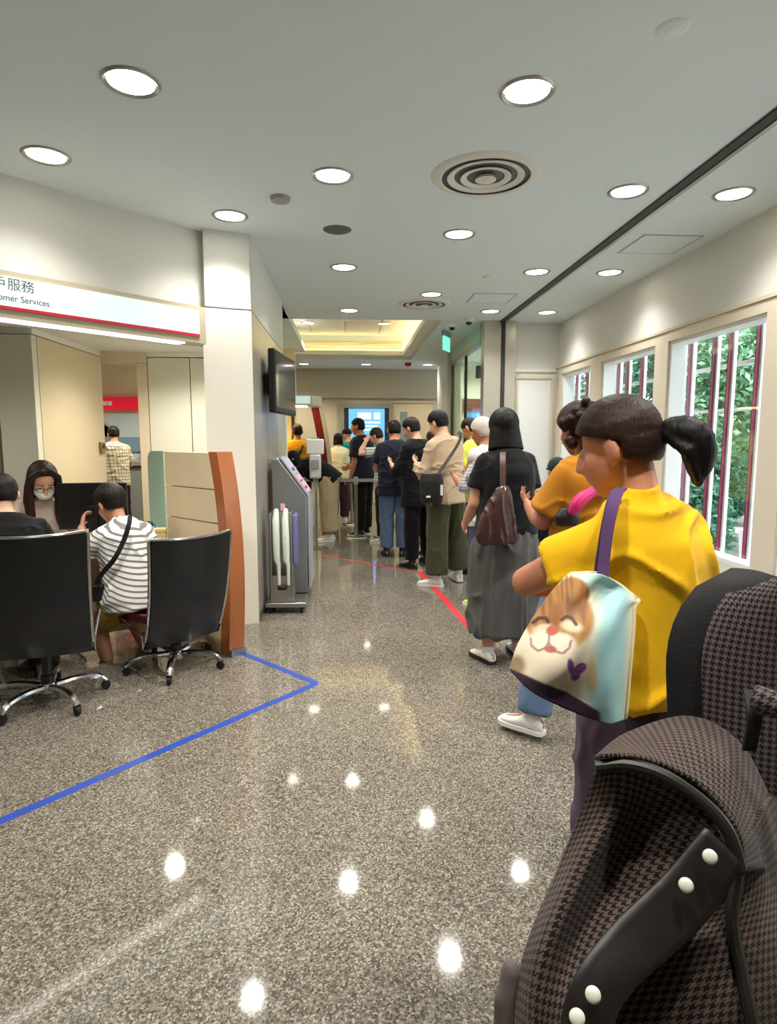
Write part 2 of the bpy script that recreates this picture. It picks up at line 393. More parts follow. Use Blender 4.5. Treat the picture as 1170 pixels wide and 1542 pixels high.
# lobby machine with a blue screen
am = tag(empty('service_machine', (2.52, 11.3, 0)), 'machine with glowing blue screen behind the glass partition', 'machine')
MB().b2(-.42, .42, 0, .5, 0, 1.0).build('body', 'grey_plastic', am, bevel=.01)
MB().b2(-.42, .42, .15, .5, 1.0, 2.2).build('head', 'white_plastic', am, bevel=.01)
MB().b2(-.42, .42, .10, .149, 1.98, 2.2).build('header', mat('rust_panel', (150, 84, 70), .5), am)
MB().b2(-.33, .33, .12, .149, 1.3, 1.93).build('screen', 'screen_blue', am, smooth=0)
# small bracket speaker and extinguisher tag on the partition
bk = tag(empty('bracket_camera', (1.74, 8.33, 2.36)), 'small dark box fixed to the steel column beside the glass', 'camera')
MB().box((0, 0, 0), (.05, .1, .16)).build('housing', 'dark_gap', bk, bevel=.008); MB().box((.03, 0, 0), (.03, .03, .05)).build('bracket', 'satin_steel', bk)

# --- far wall
fw = MB(); fw.b2(-4.6, 2.2, 14.0, 14.15, 0, CEIL); struct(fw.build('wall_back', 'far_wall', smooth=0))
struct(MB().b2(-4.6, 2.0, 13.93, 14.0, 2.37, CEIL).build('trim_7', mat('bulkhead', (196, 190, 174), .6), smooth=0))
d2 = struct(empty('door_2', (1.45, 13.99, 0)))
f = MB(); f.b2(-.5, -.46, -.04, 0, 0, 2.3); f.b2(.46, .5, -.04, 0, 0, 2.3); f.b2(-.46, .46, -.04, 0, 2.26, 2.3); f.build('door_frame', 'cream_trim', d2, smooth=0)
MB().b2(-.455, .455, -.02, 0, 0, 2.25).build('door_leaf', 'far_door', d2, smooth=0)
MB().b2(-.29, -.12, -.026, -.02, 1.0, 2.07).build('vision_pane', mat('grey_glass', (138, 158, 158), .1), d2, smooth=0)
ds = tag(empty('display_screen', (.41, 13.92, 1.45)), 'large blue display screen in grey surround on the far wall', 'screen')
f = MB(); f.b2(-.6, -.5, -.02, .07, -.9, .80); f.b2(.5, .6, -.02, .07, -.9, .80); f.b2(-.5, .5, -.02, .07, .70, .80); f.build('surround', mat('screen_surround', (150, 148, 138), .4), ds, smooth=0)
MB().b2(-.5, -.40, .0, .02, -.1, .70).build('side_panel', 'dark_gap', ds, smooth=0); MB().b2(.40, .5, .0, .02, -.1, .70).build('side_panel', 'dark_gap', ds, smooth=0)
MB().b2(-.40, .40, -.01, .02, -.1, .68).build('screen', 'screen_blue', ds, smooth=0)
pz = MB()
for i, (a, b, c, d) in enumerate([(-.2, .1, .45, .6), (-.2, .3, .36, .40), (-.2, .24, .28, .32), (-.2, .3, .20, .24), (.16, .3, .45, .6)]): pz.b2(a, b, -.014, -.0105, c, d)
pz.build('screen_graphic', 'screen_pale', ds, smooth=0)

# --- steel clad wall block left of the corridor, and its white pillar
PX = -.73
sw = struct(empty('wall_steel', (PX, 4.9, 0)))
for a, b in ((.012, .80), (.81, 1.60), (1.61, 2.35)): MB().b2(-.02, 0, a, b, .06, 2.44).build('steel_panel', 'brushed_steel', sw, smooth=0)
MB().b2(-.34, -.021, .03, 2.35, 0, CEIL).build('core', 'white_paint', sw, smooth=0)
MB().b2(-.021, -.002, .006, 2.35, 2.452, CEIL).build('fascia', 'white_paint', sw, smooth=0)
MB().b2(-.02, .004, .006, 2.35, 0, .055).build('plinth', 'satin_steel', sw, smooth=0)
pl = struct(empty('wall_pillar', (-.87, 4.9, 0)))
pw = mat('pillar_panel', (232, 228, 216), .35)
MB().prism([(-.20, -.12), (.14, 0.0), (.14, .02), (-.20, .02)], .0, 2.44).build('panel', pw, pl, smooth=0)
MB().prism([(-.18, -.11), (.138, 0.002), (.138, .02), (-.18, .02)], 2.452, CEIL).build('panel', 'white_paint', pl, smooth=0)

# --- diagonal fascia of the service bay, sign box hung on it
A0 = Vector((-1.02, 4.92)); DA = math.atan2(.99, .94); U = Vector((math.cos(DA), math.sin(DA))); NV = Vector((U.y, -U.x))   # NV points into the hall
def dg(u, n): p = A0 + U * u + NV * n; return (p.x, p.y)
fa = MB(); fa.seg(dg(0, -.09), dg(-4.6, -.09), .16, 2.46, CEIL); fa.seg(dg(0, -.09), dg(-4.6, -.09), .16, 2.17, 2.459)
struct(fa.build('wall_fascia', 'white_paint', smooth=0))
MR = Matrix.Translation((A0.x, A0.y, 0)) @ Matrix.Rotation(DA, 4, 'Z') @ Matrix.Rotation(PI, 4, 'Z')   # local x runs left along the wall, y points out to the hall
sg = tag(empty('light_box_sign', (A0.x, A0.y, 0)), 'long white lit sign box with red line above the service desk', 'sign')
sg.matrix_world = MR
SL0, SL1 = .23, 3.3; ZB, ZT = 2.19, 2.385; D0, D1 = .0, .17
MB().prism([(SL0 - .06, 0.0), (SL0 - .06, D1 - .02), (SL0, D1), (SL1, D1), (SL1, 0.0)], ZB - .03, ZT + .03).build('housing', mat('sign_housing', (186, 174, 148), .5), sg, smooth=0)
MB().b2(SL0 + .01, SL1, D1, D1 + .008, ZB + .03, ZT).build('lit_face', 'sign_glow', sg, smooth=0)
MB().b2(SL0 + .01, SL1, D1, D1 + .009, ZB + .012, ZB + .03).build('red_line', 'red_vinyl', sg, smooth=0)
MB().b2(SL0 + .1, SL1, .03, .13, ZB - .038, ZB - .031).build('tube_strip', 'tube_glow', sg, smooth=0)
def sgn(x, z): return Matrix.Translation((x, D1 + .0085, z)) @ Matrix.Rotation(PI, 4, 'Z') @ Matrix.Rotation(PI / 2, 4, 'X')
text_part('客戶服務', 'sign_text', sg, sgn(1.62, 2.317), .072)
text_part('Customer Services', 'sign_text', sg, sgn(1.62, 2.25), .05, sx=.95)

# --- the service bay behind it: lower ceiling and panelled walls
bc = MB(); bc.prism([dg(.0, -.17), dg(-4.6, -.17), (-6.5, 3.0), (-6.5, 7.4), (-.75, 7.4), (-.75, 4.93)], 2.42, 2.5); struct(bc.build('ceiling_bay', 'white_paint', smooth=0))
wl = struct(empty('wall_left', (-2.70, 5.7, 0)))
MB().b2(-.12, 0, .0, 1.40, 0, 2.36).build('door_panel', 'beige_panel', wl, smooth=0)
MB().b2(-.12, 0, .0, 1.40, 2.37, 2.42).build('header', 'white_paint', wl, smooth=0)
MB().b2(-.30, .0, -.10, -.012, 0, 2.36).build('panel', 'pale_panel', wl, smooth=0)
MB().b2(-1.6, -.31, .02, .10, 0, 2.36).build('panel', 'pale_panel', wl, smooth=0)
MB().b2(-1.6, .0, -.08, .0, 2.37, 2.42).build('header', 'white_paint', wl, smooth=0)
for k in range(8): MB().lathe([(.05, 0), (.05, 2.36)], (-.42 - k * .11, -.02 + .015 * (k % 2), 0), 12).build('curtain_fold', 'pale_panel', wl)
cr = tag(empty('card_reader', (-2.695, 6.98, 1.38)), 'small brass coloured card reader on the beige panel', 'card reader')
MB().b2(0, .025, -.06, .06, -.06, .06).build('housing', mat('brass', (150, 116, 70), .35, .7), cr, bevel=.006); MB().b2(.025, .03, -.03, .03, -.01, .035).build('keypad', 'black_plastic', cr)
wm = struct(empty('wall_middle', (-1.8, 7.1, 0)))
MB().b2(-.40, .05, 0, .1, 0, 2.36).build('panel', 'pale_panel', wm, smooth=0); MB().b2(.06, 1.10, 0, .1, 0, 2.36).build('panel', 'pale_panel', wm, smooth=0)
MB().b2(-.52, -.41, 0, .25, 0, 2.30).build('jamb', 'cream_trim', wm, smooth=0); MB().b2(-.9, -.41, .0, .22, 2.305, 2.42).build('lintel', 'cream_trim', wm, smooth=0); MB().b2(-.41, 1.1, .0, .1, 2.37, 2.42).build('header', 'white_paint', wm, smooth=0)
# back hall seen through the gap
bh = MB(); bh.b2(-6.5, -1.9, 11.2, 11.3, 0, CEIL); bh.b2(-6.5, -6.4, 2, 11.2, 0, CEIL); struct(bh.build('wall_hall', mat('hall_cream', (232, 218, 190), .5), smooth=0))
struct(MB().b2(-6.5, -.75, 7.4, 11.3, 3.0, 3.1).build('ceiling_hall', 'ceiling_paint', smooth=0))
struct(MB().b2(-2.0, -1.9, 7.2, 11.2, 0, CEIL).build('wall_divider', 'white_paint', smooth=0))
rs = tag(empty('red_sign', (-3.75, 11.15, 2.08)), 'red sign panel with white emblem above a machine in the back hall', 'sign')
MB().b2(-.75, .75, -.05, .04, -.11, .11).build('panel', mat('sign_red', (214, 22, 52), .4, emis=.25), rs, smooth=0)
MB().lathe([(.075, 0), (.075, .008)], (0, 0, 0), 20, Matrix.Translation((-.66, -.05, 0)) @ Matrix.Rotation(PI / 2, 4, 'X')).build('emblem', 'white_mark', rs)
m = MB()
for k in range(3): m.b2(-.56 + k * .085, -.49 + k * .085, -.058, -.05, -.035, .035)
m.build('lettering', 'white_mark', rs, smooth=0)
hm = tag(empty('banking_machine', (-3.75, 10.75, 0)), 'grey self-service machine under the red sign', 'machine')
MB().b2(-.7, .7, .0, .4, 0, 1.1).build('body', 'grey_metal', hm, bevel=.01); MB().b2(-.7, .7, .2, .4, 1.1, 1.9).build('upper_panel', mat('machine_panel', (150, 164, 170), .3), hm, bevel=.01)
MB().lathe([(.16, 0), (.16, .01), (.12, .012), (.12, .0)], (0, 0, 0), 24, Matrix.Translation((-.45, .2, 1.6)) @ Matrix.Rotation(PI / 2, 4, 'X')).build('round_mark', 'grey_metal', hm)
MB().b2(-.6, .3, .17, .2, 1.25, 1.5).build('poster_strip', mat('poster_blue', (92, 116, 140), .4), hm); MB().b2(-.7, .7, -.03, .2, .98, 1.02).build('ledge', 'black_plastic', hm)
MB().b2(.2, .6, .10, .2, 1.1, 1.28).build('terminal', 'black_plastic', hm)
# --- teller bay further along the corridor, left
tw = MB(); tw.b2(-1.9, -.9, 10.9, 11.0, 0, CEIL); struct(tw.build('wall_teller', mat('teller_wall', (240, 224, 176), .5), smooth=0))
struct(MB().b2(-.98, -.93, 10.86, 10.9, 0, 2.0).build('trim_8', 'dark_gap', smooth=0))
tc_ = tag(empty('teller_canopy', (-.85, 9.9, 1.98)), 'curved white lit canopy over the far teller counter', 'light')
MB().prism([(-1.0, -.25), (.30, -.25), (.42, -.05), (.42, .3), (-1.0, .3)], 0, .15).build('housing', 'white_plastic', tc_, smooth=0)
MB().b2(-1.0, .27, -.262, -.252, .03, .14).build('lit_face', 'sign_glow', tc_, smooth=0); MB().b2(-.95, .2, -.2, .2, -.008, -.001).build('lit_base', 'cove_glow', tc_, smooth=0)
tf = tag(empty('curved_fin', (-.47, 10.1, 0)), 'curved dark red fin beside the far teller counter', 'panel')
pp = [(.0, 1.97)] + [(.14 * math.sin(a * PI / 2 / 8) ** 1.0, 1.97 - a * .14) for a in range(1, 9)] + [(.15, 0)]
poly = [(x, z) for x, z in pp] + [(x - .12, z) for x, z in reversed(pp)]
MB().extr(poly, Matrix.Rotation(PI / 2, 4, 'X'), .06).build('fin', 'fin_red', tf, smooth=30)
poly = [(x + .07, z) for x, z in pp] + [(x + .002, z) for x, z in reversed(pp)]
MB().extr(poly, Matrix.Rotation(PI / 2, 4, 'X'), .08).build('edge', 'pale_panel', tf, smooth=30)
tk = tag(empty('teller_counter', (-1.5, 10.3, 0)), 'pale teller counter under the lit canopy', 'counter')
MB().b2(-.38, .9, 0, .5, 0, 1.0).build('body', 'pale_panel', tk, smooth=0); MB().b2(-.38, .95, -.1, .5, 1.0, 1.04).build('top', 'cream_trim', tk, bevel=.005)
# enclosing walls behind the camera
cw = MB(); cw.b2(-6.6, 3.0, -3.3, -3.2, 0, CEIL); struct(cw.build('wall_front', 'white_paint', smooth=0))
cw = MB(); cw.b2(-4.7, -4.6, -3.2, 2.0, 0, CEIL); cw.b2(-6.5, -4.6, 1.9, 2.0, 0, CEIL); cw.b2(-4.7, -4.6, 11.3, 14, 0, CEIL); struct(cw.build('wall_outer', 'white_paint', smooth=0))
struct(MB().b2(-6.6, -4.6, -3.2, 7.4, CEIL, CEIL + .1).build('ceiling_outer', 'ceiling_paint', smooth=0))

for (x, y) in [(-1.9, 6.2), (-1.4, 6.4), (-3.6, 4.4), (-1.6, 5.3)]: spot('bay_fill', (x, y, 2.38), 34, 150, .8, (1, .93, .80))  # fill spots without fixtures, added to brighten the dark bay

# --- floor tape
p0, p1, p2 = atZ(-420, 1420), atZ(477, 1029), atZ(368, 985)
def tape(name, a, b, wd, m, lab, z=.0008):
    o = MB().seg(a, b, wd, 0, z).build(name, m, smooth=0); return tag(o, lab, 'floor tape')
tape('floor_tape', p0, p1, .048, 'blue_tape', 'long blue floor tape running diagonally past the swivel chairs')
tape('floor_tape', p1 + (p2 - p1).normalized() * .005, p2, .045, 'blue_tape', 'short blue floor tape turning back towards the wooden desk end', .0012)
tape('floor_tape', atZ(480, 835), atZ(634, 863), .035, 'red_tape', 'thin red floor tape crossing the corridor in front of the barrier')
tape('floor_tape', atZ(632, 861), atZ(706, 944), .06, 'red_tape', 'short red floor tape angled along the queue', .0012)

# ------------------------------------------------------------------ ceiling fittings
LG = 'round ceiling downlights'
where = ['large downlight at top left of the ceiling', 'downlight near the left edge above the lit sign', 'downlight in the middle of the ceiling left of the air diffuser', 'large bright downlight above the big air diffuser',
         'downlight beside the top of the white pillar', 'warm downlight beyond the round grey speaker', 'small downlight just before the lit coffer', 'downlight behind the large air diffuser',
         'downlight just left of the dark ceiling slot, nearest of its row', 'downlight right of the dark slot, nearest above the windows', 'downlight left of the dark slot, middle of its row', 'downlight right of the slot, second above the windows',
         'small downlight beside the far round diffuser', 'small downlight left of the slot near the steel column', 'small downlight right of the slot, farthest above the windows',
         'unseen downlight added above and left of the viewer', 'unseen downlight added directly above the viewer', 'unseen downlight added overhead left of the dark slot beside the viewer', 'unseen downlight added overhead right of the dark slot beside the viewer', 'unseen downlight added above and right of the viewer', 'unseen downlight added overhead at the far left, in front of the lit sign']
lamp0 = None
for i, (x, y) in enumerate(DOWNLIGHTS):
    if lamp0 is None:
        o = lamp0 = empty('downlight')
        MB().lathe([(.098, 0), (.105, -.004), (.112, -.010), (.118, -.008), (.124, 0)], seg=32).build('rim', 'satin_steel', o)
        MB().lathe([(0, -.002), (.097, -.002), (.098, -.0005)], seg=28).build('lens', 'lamp_glow', o)
    else: o = copy_tree(lamp0)
    o.location = (x, y, CEIL - .0005)
    tag(o, 'round recessed ' + where[i], 'downlight', LG)
    spot('downlight_beam', (x, y, CEIL - .03), 28 if i == 1 else 38 if i == 4 else 88 if i == 0 else 27 if i in (9, 11, 14) else 60, 128, 1.0)
for (x, y, z, lab) in [(-.66, 10.8, 3.418, 'left small downlight inside the lit coffer'), (.62, 10.8, 3.418, 'right small downlight inside the lit coffer'),
                       (-.90, 13.05, CEIL, 'left small downlight in front of the far wall'), (.38, 13.05, CEIL, 'middle small downlight in front of the far wall'), (1.66, 13.05, CEIL, 'right small downlight in front of the far wall')]:
    o = copy_tree(lamp0); o.location = (x, y, z - .0005); tag(o, 'round recessed ' + lab, 'downlight', LG)
    spot('downlight_beam', (x, y, z - .03), 34, 125, .7, (1, .88, .68))
for (x, y) in [(-1.6, 13.0), (-2.4, 9.6), (-3.4, 9.3), (-5, 9.3), (2.4, 9.2), (2.4, 10.5), (2.5, 11.9)]: spot('hall_fill', (x, y, 2.96), 60 if x > -2 else 110, 140, .7, (1, .88, .68))  # added fill spots, no fixtures: lighten far hall, back hall and lobby
mat('speaker_grey', (92, 95, 96), .6)
def diffuser(x, y, r, lab):
    o = tag(empty('air_diffuser', (x, y, CEIL)), lab, 'air diffuser', 'round ceiling air diffusers')
    MB().lathe([(r * .01, -.003), (r * .4, -.003), (r * .86, -.003)], seg=40, caps=False).build('throat_shade', 'speaker_grey', o, smooth=0)  # flat disc, its grey stands for the shade inside the recess
    MB().lathe([(r * .80, -.012), (r * .82, -.016), (r * .94, -.012), (r, 0)], seg=48, caps=False).build('outer_ring', 'white_paint', o)
    for q, (a, b, dz) in enumerate(((.57, .69, -.016), (.34, .45, -.020))):
        MB().lathe([(r * a, dz + .012), (r * a + .002, dz + .009), (r * b, dz), (r * b + .004, dz + .004), (r * b, dz + .010)], seg=40, caps=False).build('cone_ring', 'white_paint', o)
    MB().lathe([(0, -.036), (r * .14, -.030), (r * .19, -.026), (r * .17, -.012)], seg=28).build('centre_cone', 'white_paint', o)
diffuser(.81, 3.76, .32, 'large round air diffuser with concentric rings, nearest in the ceiling')
diffuser(.87, 7.22, .30, 'far round air diffuser just before the lit coffer')
def roundel(name, x, y, r, m, lab, cat, dz=.02):
    o = tag(empty(name, (x, y, CEIL)), lab, cat)
    MB().lathe([(r * .55, -dz), (r * .9, -dz * .8), (r, 0)], seg=28).build('cover', m, o)
    MB().lathe([(0, -dz - .003), (r * .4, -dz - .002), (r * .5, -dz + .001)], seg=20).build('cap', m, o)
roundel('smoke_detector', -.42, 4.17, .065, 'grey_plastic', 'small grey round detector between two downlights left of centre', 'detector', .03)
roundel('ceiling_speaker', -.07, 4.76, .105, 'speaker_grey', 'dark grey round ceiling speaker in the middle of the ceiling', 'speaker', .008)
roundel('cover_plate', 1.22, 2.43, .062, 'ceiling_paint', 'plain white round cover plate at the upper right of the ceiling', 'cover plate', .006)
roundel('smoke_detector', 1.33, 6.0, .05, 'white_plastic', 'tiny white detector before the steel column', 'detector', .02)
roundel('fire_sensor', 1.22, 12.75, .07, mat('sensor_red', (170, 40, 40), .4), 'small red sensor on the ceiling near the far wall', 'sensor', .07)
for (x, y, lab) in ((1.57, 6.9, 'square ceiling access hatch left of the dark slot'), (2.46, 4.95, 'square ceiling access hatch above the windows')):
    o = tag(empty('access_hatch', (x, y, CEIL)), lab, 'hatch')
    MB().b2(-.22, .22, -.22, .22, -.004, 0).build('lid', 'ceiling_paint', o, smooth=0)
    f = MB(); f.b2(-.235, -.223, -.235, .235, -.003, 0); f.b2(.223, .235, -.235, .235, -.003, 0); f.b2(-.223, .223, -.235, -.223, -.003, 0); f.b2(-.223, .223, .223, .235, -.003, 0)
    f.build('edge', 'grey_plastic', o, smooth=0)
for (x, y, lab) in ((1.40, 8.45, 'black dome security camera nearest the exit sign'), (1.55, 8.05, 'black dome security camera nearest the steel column')):
    o = tag(empty('dome_camera', (x, y, CEIL)), lab, 'camera')
    MB().lathe([(.045, -.045), (.06, -.03), (.065, 0)], seg=20).build('base', 'white_plastic', o); MB().lathe([(0, -.085), (.025, -.078), (.04, -.06), (.042, -.045)], seg=20).build('dome', 'black_gloss', o)
ex = tag(empty('exit_sign', (1.42, 9.05, CEIL)), 'hanging green lit exit sign above the queue', 'sign')
MB().box((0, 0, -.035), (.30, .05, .07), R(62)).build('housing', 'grey_plastic', ex, bevel=.006)
MB().box((0, 0, -.17), (.30, .012, .20), R(62)).build('lit_panel', 'exit_green', ex, smooth=0)
# ================================================================== OUTSIDE THE WINDOWS
struct(MB().b2(3.0, 40, -20, 8.3, -.3, -.12).build('ground_outside', 'paving', smooth=0))
struct(MB().b2(3.1, 40, 8.3, 40, -.3, -.12).build('ground_far', 'paving', smooth=0))
V3 = Vector
def foliage(name, root, n, shape, m, size):
    vs_, fs = [], []
    for _ in range(n):
        c = shape(); s = size * random.uniform(.6, 1.3)
        a = Vector((random.gauss(0, 1), random.gauss(0, 1), random.gauss(0, .6))).normalized(); b = a.orthogonal().normalized()
        b = (Matrix.Rotation(random.uniform(0, 6.28), 3, a) @ b); c2 = a.cross(b) * .0
        k = len(vs_)
        vs_ += [c - a * s, c + b * s * .42 + Vector((0, 0, .1 * s)), c + a * s, c - b * s * .42 + Vector((0, 0, .1 * s))]; fs.append((k, k + 1, k + 2, k + 3))
    o = MB().add(vs_, fs).build(name, m, root, smooth=0); o['kind'] = 'stuff'; return o
def blobs(cl):
    def f():
        c, r = random.choice(cl); v = Vector((random.gauss(0, 1), random.gauss(0, 1), random.gauss(0, 1))).normalized() * (random.random() ** .4)
        return Vector(c) + Vector((v.x * r[0], v.y * r[1], v.z * r[2]))
    return f
def tree(x, y, h, r, k, lab, n=7000, ls=.075):
    o = tag(empty('tree', (x, y, -.12)), lab, 'tree', 'trees outside the windows')
    MB().tube(smoothpath([(0, 0, 0), (.1, .05, h * .3), (-.05, .1, h * .6), (.05, 0, h * .85)], 10), [.16 - .011 * i for i in range(10)], 9).build('trunk', 'bark', o)
    for q in range(5):
        a = q * 1.3 + x; z = h * (.38 + .09 * q)
        MB().tube(smoothpath([(0, .05, z), (math.cos(a) * r * .4, math.sin(a) * r * .4, z + .35), (math.cos(a) * r * .8, math.sin(a) * r * .8, z + .9)], 7), [.06, .052, .045, .038, .03, .022, .012], 7).build('branch', 'bark', o)
    cl_ = [((random.uniform(-.6, .6) * r, random.uniform(-.6, .6) * r, max(1.9, h * random.uniform(.36, 1.0))), (r * .55, r * .55, r * .5)) for _ in range(11)]
    foliage('leaves', o, n, blobs(cl_), 'leaf_%d' % k, ls)
def shrub(x, y, r, h, k, lab, n=4200):
    o = tag(empty('shrub', (x, y, -.12)), lab, 'shrub', 'shrubs outside the windows')
    for q in range(4): MB().tube([(0, 0, 0), (.15 * math.cos(q * 1.6), .15 * math.sin(q * 1.6), h * .35), (.4 * r * math.cos(q * 1.6), .4 * r * math.sin(q * 1.6), h * .7)], [.025, .02, .012], 6).build('stem', 'bark', o)
    cl_ = [((random.uniform(-.5, .5) * r, random.uniform(-.5, .5) * r, h * random.uniform(.3, .8)), (r * .55, r * .55, h * .3)) for _ in range(8)]
    foliage('leaves', o, n, blobs(cl_), 'leaf_%d' % k, .05)
for x, y, h, r, k, lab in [(5.5, 7.7, 4.6, 1.2, 1, 'leafy tree right outside the large window, on its right side'), (5.5, 10.6, 5.2, 1.2, 0, 'leafy tree outside the middle window'), (8.4, 9.4, 5.6, 1.2, 2, 'dark leafy tree in the second row behind the large window'), (8.4, 12.4, 5.6, 1.2, 1, 'mid green tree in the second row behind the middle window'),
                           (5.7, 13.6, 5.4, 1.2, 2, 'dark tree seen through the far window'), (8.4, 15.4, 6, 1.2, 0, 'tree in the second row seen through the far window'), (11.3, 11.2, 6.2, 1.2, 3, 'pale leafy tree in the third row'), (11.3, 14.4, 6.4, 1.2, 1, 'broad tree in the third row, farther along'), (11.3, 17.6, 6.4, 1.2, 2, 'tree farthest along the third row')]:
    tree(x, y, h, r, k, lab, 15000 if x < 8 else 11000, .055 if x < 8 else .075)
for x, y, r, h, k, lab in [(4.2, 7.2, .5, 1.15, 0, 'low green shrub nearest the large window'), (6.95, 8.6, .6, 1.25, 1, 'bushy shrub between the first and second tree rows'), (5.75, 9.2, .55, 1.2, 2, 'dark shrub near the glass, between two trees'), (7.0, 10.9, .6, 1.3, 0, 'shrub behind the middle window'), (9.9, 10.4, .7, 1.4, 3, 'pale shrub in the back row'), (7.0, 13.5, .7, 1.4, 1, 'shrub seen low through the far window')]:
    shrub(x, y, r, h, k, lab, 6000)
hg = tag(empty('hedge', (14.2, 15, -.12)), 'tall dense hedge closing the garden at the back', 'hedge')
foliage('leaves', hg, 26000, lambda: V3((random.uniform(-.5, .5), random.uniform(-8, 10), random.uniform(0, 6.5))), 'leaf_2', .17)
MB().b2(-.1, .1, -8, 10, 0, 5.5).build('branch_mass', 'bark', hg, smooth=0)
# pale kerb wall of the garden and white planter by the glass
ob = tag(MB().b2(4.9, 5.05, 2, 20, -.12, .28).build('garden_kerb', 'paving', smooth=0), 'pale low kerb along the planted bed outside', 'kerb')
pt = tag(empty('planter', (3.62, 5.02, -.12)), 'white tapered planter box outside the large window', 'planter')
MB().lathe([(.22, 0), (.30, .82), (.27, .82), (.25, .76), (0, .76)], seg=4).build('box', 'white_plastic', pt, smooth=20)
# ================================================================== FURNITURE
def swivel_chair(dz):
    o = empty('swivel_chair')
    # back: curved black sling, thin, between chromed side rails
    nx, nz = 13, 12; g = []
    for j in range(nz):
        t = j / (nz - 1); z = .26 + .68 * t + dz
        for i in range(nx):
            u = i / (nx - 1) * 2 - 1
            g.append((u * (.245 + .02 * t), -.22 - .10 * t + .10 * (1 - t) ** 3 + .055 * u * u * (.4 + .6 * t) , z + .012 * u * u * t))
    vs_ = [Vector(p) for p in g] + [Vector(p) + Vector((0, .022, 0)) for p in g]; fs = []; m = nx * nz
    for j in range(nz - 1):
        for i in range(nx - 1):
            a = j * nx + i; fs += [(a, a + 1, a + nx + 1, a + nx), (m + a, m + a + nx, m + a + nx + 1, m + a + 1)]
    for i in range(nx - 1): fs += [(i, m + i, m + i + 1, i + 1), ((nz - 1) * nx + i, (nz - 1) * nx + i + 1, m + (nz - 1) * nx + i + 1, m + (nz - 1) * nx + i)]
    for j in range(nz - 1): fs += [(j * nx, (j + 1) * nx, m + (j + 1) * nx, m + j * nx), (j * nx + nx - 1, m + j * nx + nx - 1, m + (j + 1) * nx + nx - 1, (j + 1) * nx + nx - 1)]
    MB().add(vs_, fs).build('backrest', 'vinyl_black', o, smooth=50)
    for e in (0, nx - 1):
        sx = -1 if e == 0 else 1
        pts = [Vector(g[j * nx + e]) + Vector((sx * .010, .01, 0)) for j in range(nz - 1, -1, -1)]
        pts += [Vector((sx * .262, -.10, .35 + dz)), Vector((sx * .262, .05, .38 + dz)), Vector((sx * .26, .22, .41 + dz))]
        MB().tube(pts, .010, 8).build('side_rail', 'chrome', o)
    MB().tube([Vector(g[(nz - 1) * nx + i]) + Vector((0, .01, .006)) for i in range(nx)], .009, 8).build('top_rail', 'chrome', o)
    sv, sf = [], []
    for j in range(9):
        t = j / 8; y = -.09 + .34 * t
        for i in range(9):
            u = i / 4 - 1; sv.append((u * .245, y, .42 + dz + .03 * u * u - .03 * t ** 3 + .02 * math.cos(t * 3)))
    k = len(sv); sv += [(x, y, z - .05) for x, y, z in sv]
    for j in range(8):
        for i in range(8): a = j * 9 + i; sf += [(a, a + 1, a + 10, a + 9), (k + a, k + a + 9, k + a + 10, k + a + 1)]
    for i in range(8): sf += [(i, k + i, k + i + 1, i + 1), (72 + i, 73 + i, k + 73 + i, k + 72 + i)]
    for j in range(8): sf += [(j * 9, j * 9 + 9, k + j * 9 + 9, k + j * 9), (j * 9 + 8, k + j * 9 + 8, k + j * 9 + 17, j * 9 + 17)]
    MB().add(sv, sf).build('seat', 'burgundy', o, smooth=50)
    MB().box((0, .0, .345 + dz), (.2, .24, .05)).build('mechanism', 'black_plastic', o, bevel=.01)
    MB().tube([(-.25, -.08, .362 + dz), (0, -.06, .335 + dz), (.25, -.08, .362 + dz)], .012, 8).build('cross_rail', 'chrome', o)
    MB().lathe([(.036, .10), (.036, .16), (.027, .165), (.027, .33 + dz)], seg=16).build('gas_column', 'black_plastic', o)
    MB().lathe([(.02, .05), (.05, .065), (.052, .10), (.04, .115), (.02, .12)], seg=18).build('hub', 'chrome', o)
    for q in range(5):
        a = q * 2 * PI / 5 + .3; d = Vector((math.cos(a), math.sin(a), 0))
        pts = smoothpath([d * .03 + Vector((0, 0, .092)), d * .15 + Vector((0, 0, .105)), d * .26 + Vector((0, 0, .092)), d * .305 + Vector((0, 0, .055))], 9)
        MB().tube(pts, [.026, .025, .024, .023, .022, .021, .020, .019, .017], 8, .8).build('base_leg', 'chrome', o)
        c = d * .30; c = MB().lathe([(.0, -.011), (.024, -.011), (.027, 0), (.024, .011), (0, .011)], seg=16, mtx=Matrix.Translation(c + Vector((0, 0, .027))) @ Matrix.Rotation(a, 4, 'Z') @ Matrix.Rotation(PI / 2, 4, 'X'))
        c.box(d * .30 + Vector((0, 0, .048)), (.03, .03, .012), a); c.build('caster', 'dark_rubber', o)
    return o
ch = swivel_chair(.04); ch.location = (-1.70, 3.46, 0); ch.rotation_euler = (0, 0, R(16))
tag(ch, 'black backed swivel chair with chrome base at the left edge', 'chair', 'swivel chairs at the service desk')
c2 = swivel_chair(-.06); c2.location = (-1.13, 3.96, 0); c2.rotation_euler = (0, 0, R(44)); tag(c2, 'black backed swivel chair beside the wooden desk end, partly turned', 'chair', 'swivel chairs at the service desk')
c3 = copy_tree(ch); c3.location = (-2.42, 4.86, 0); c3.rotation_euler = (0, 0, R(208)); tag(c3, 'swivel chair behind the desk under the masked clerk', 'chair', 'swivel chairs at the service desk')

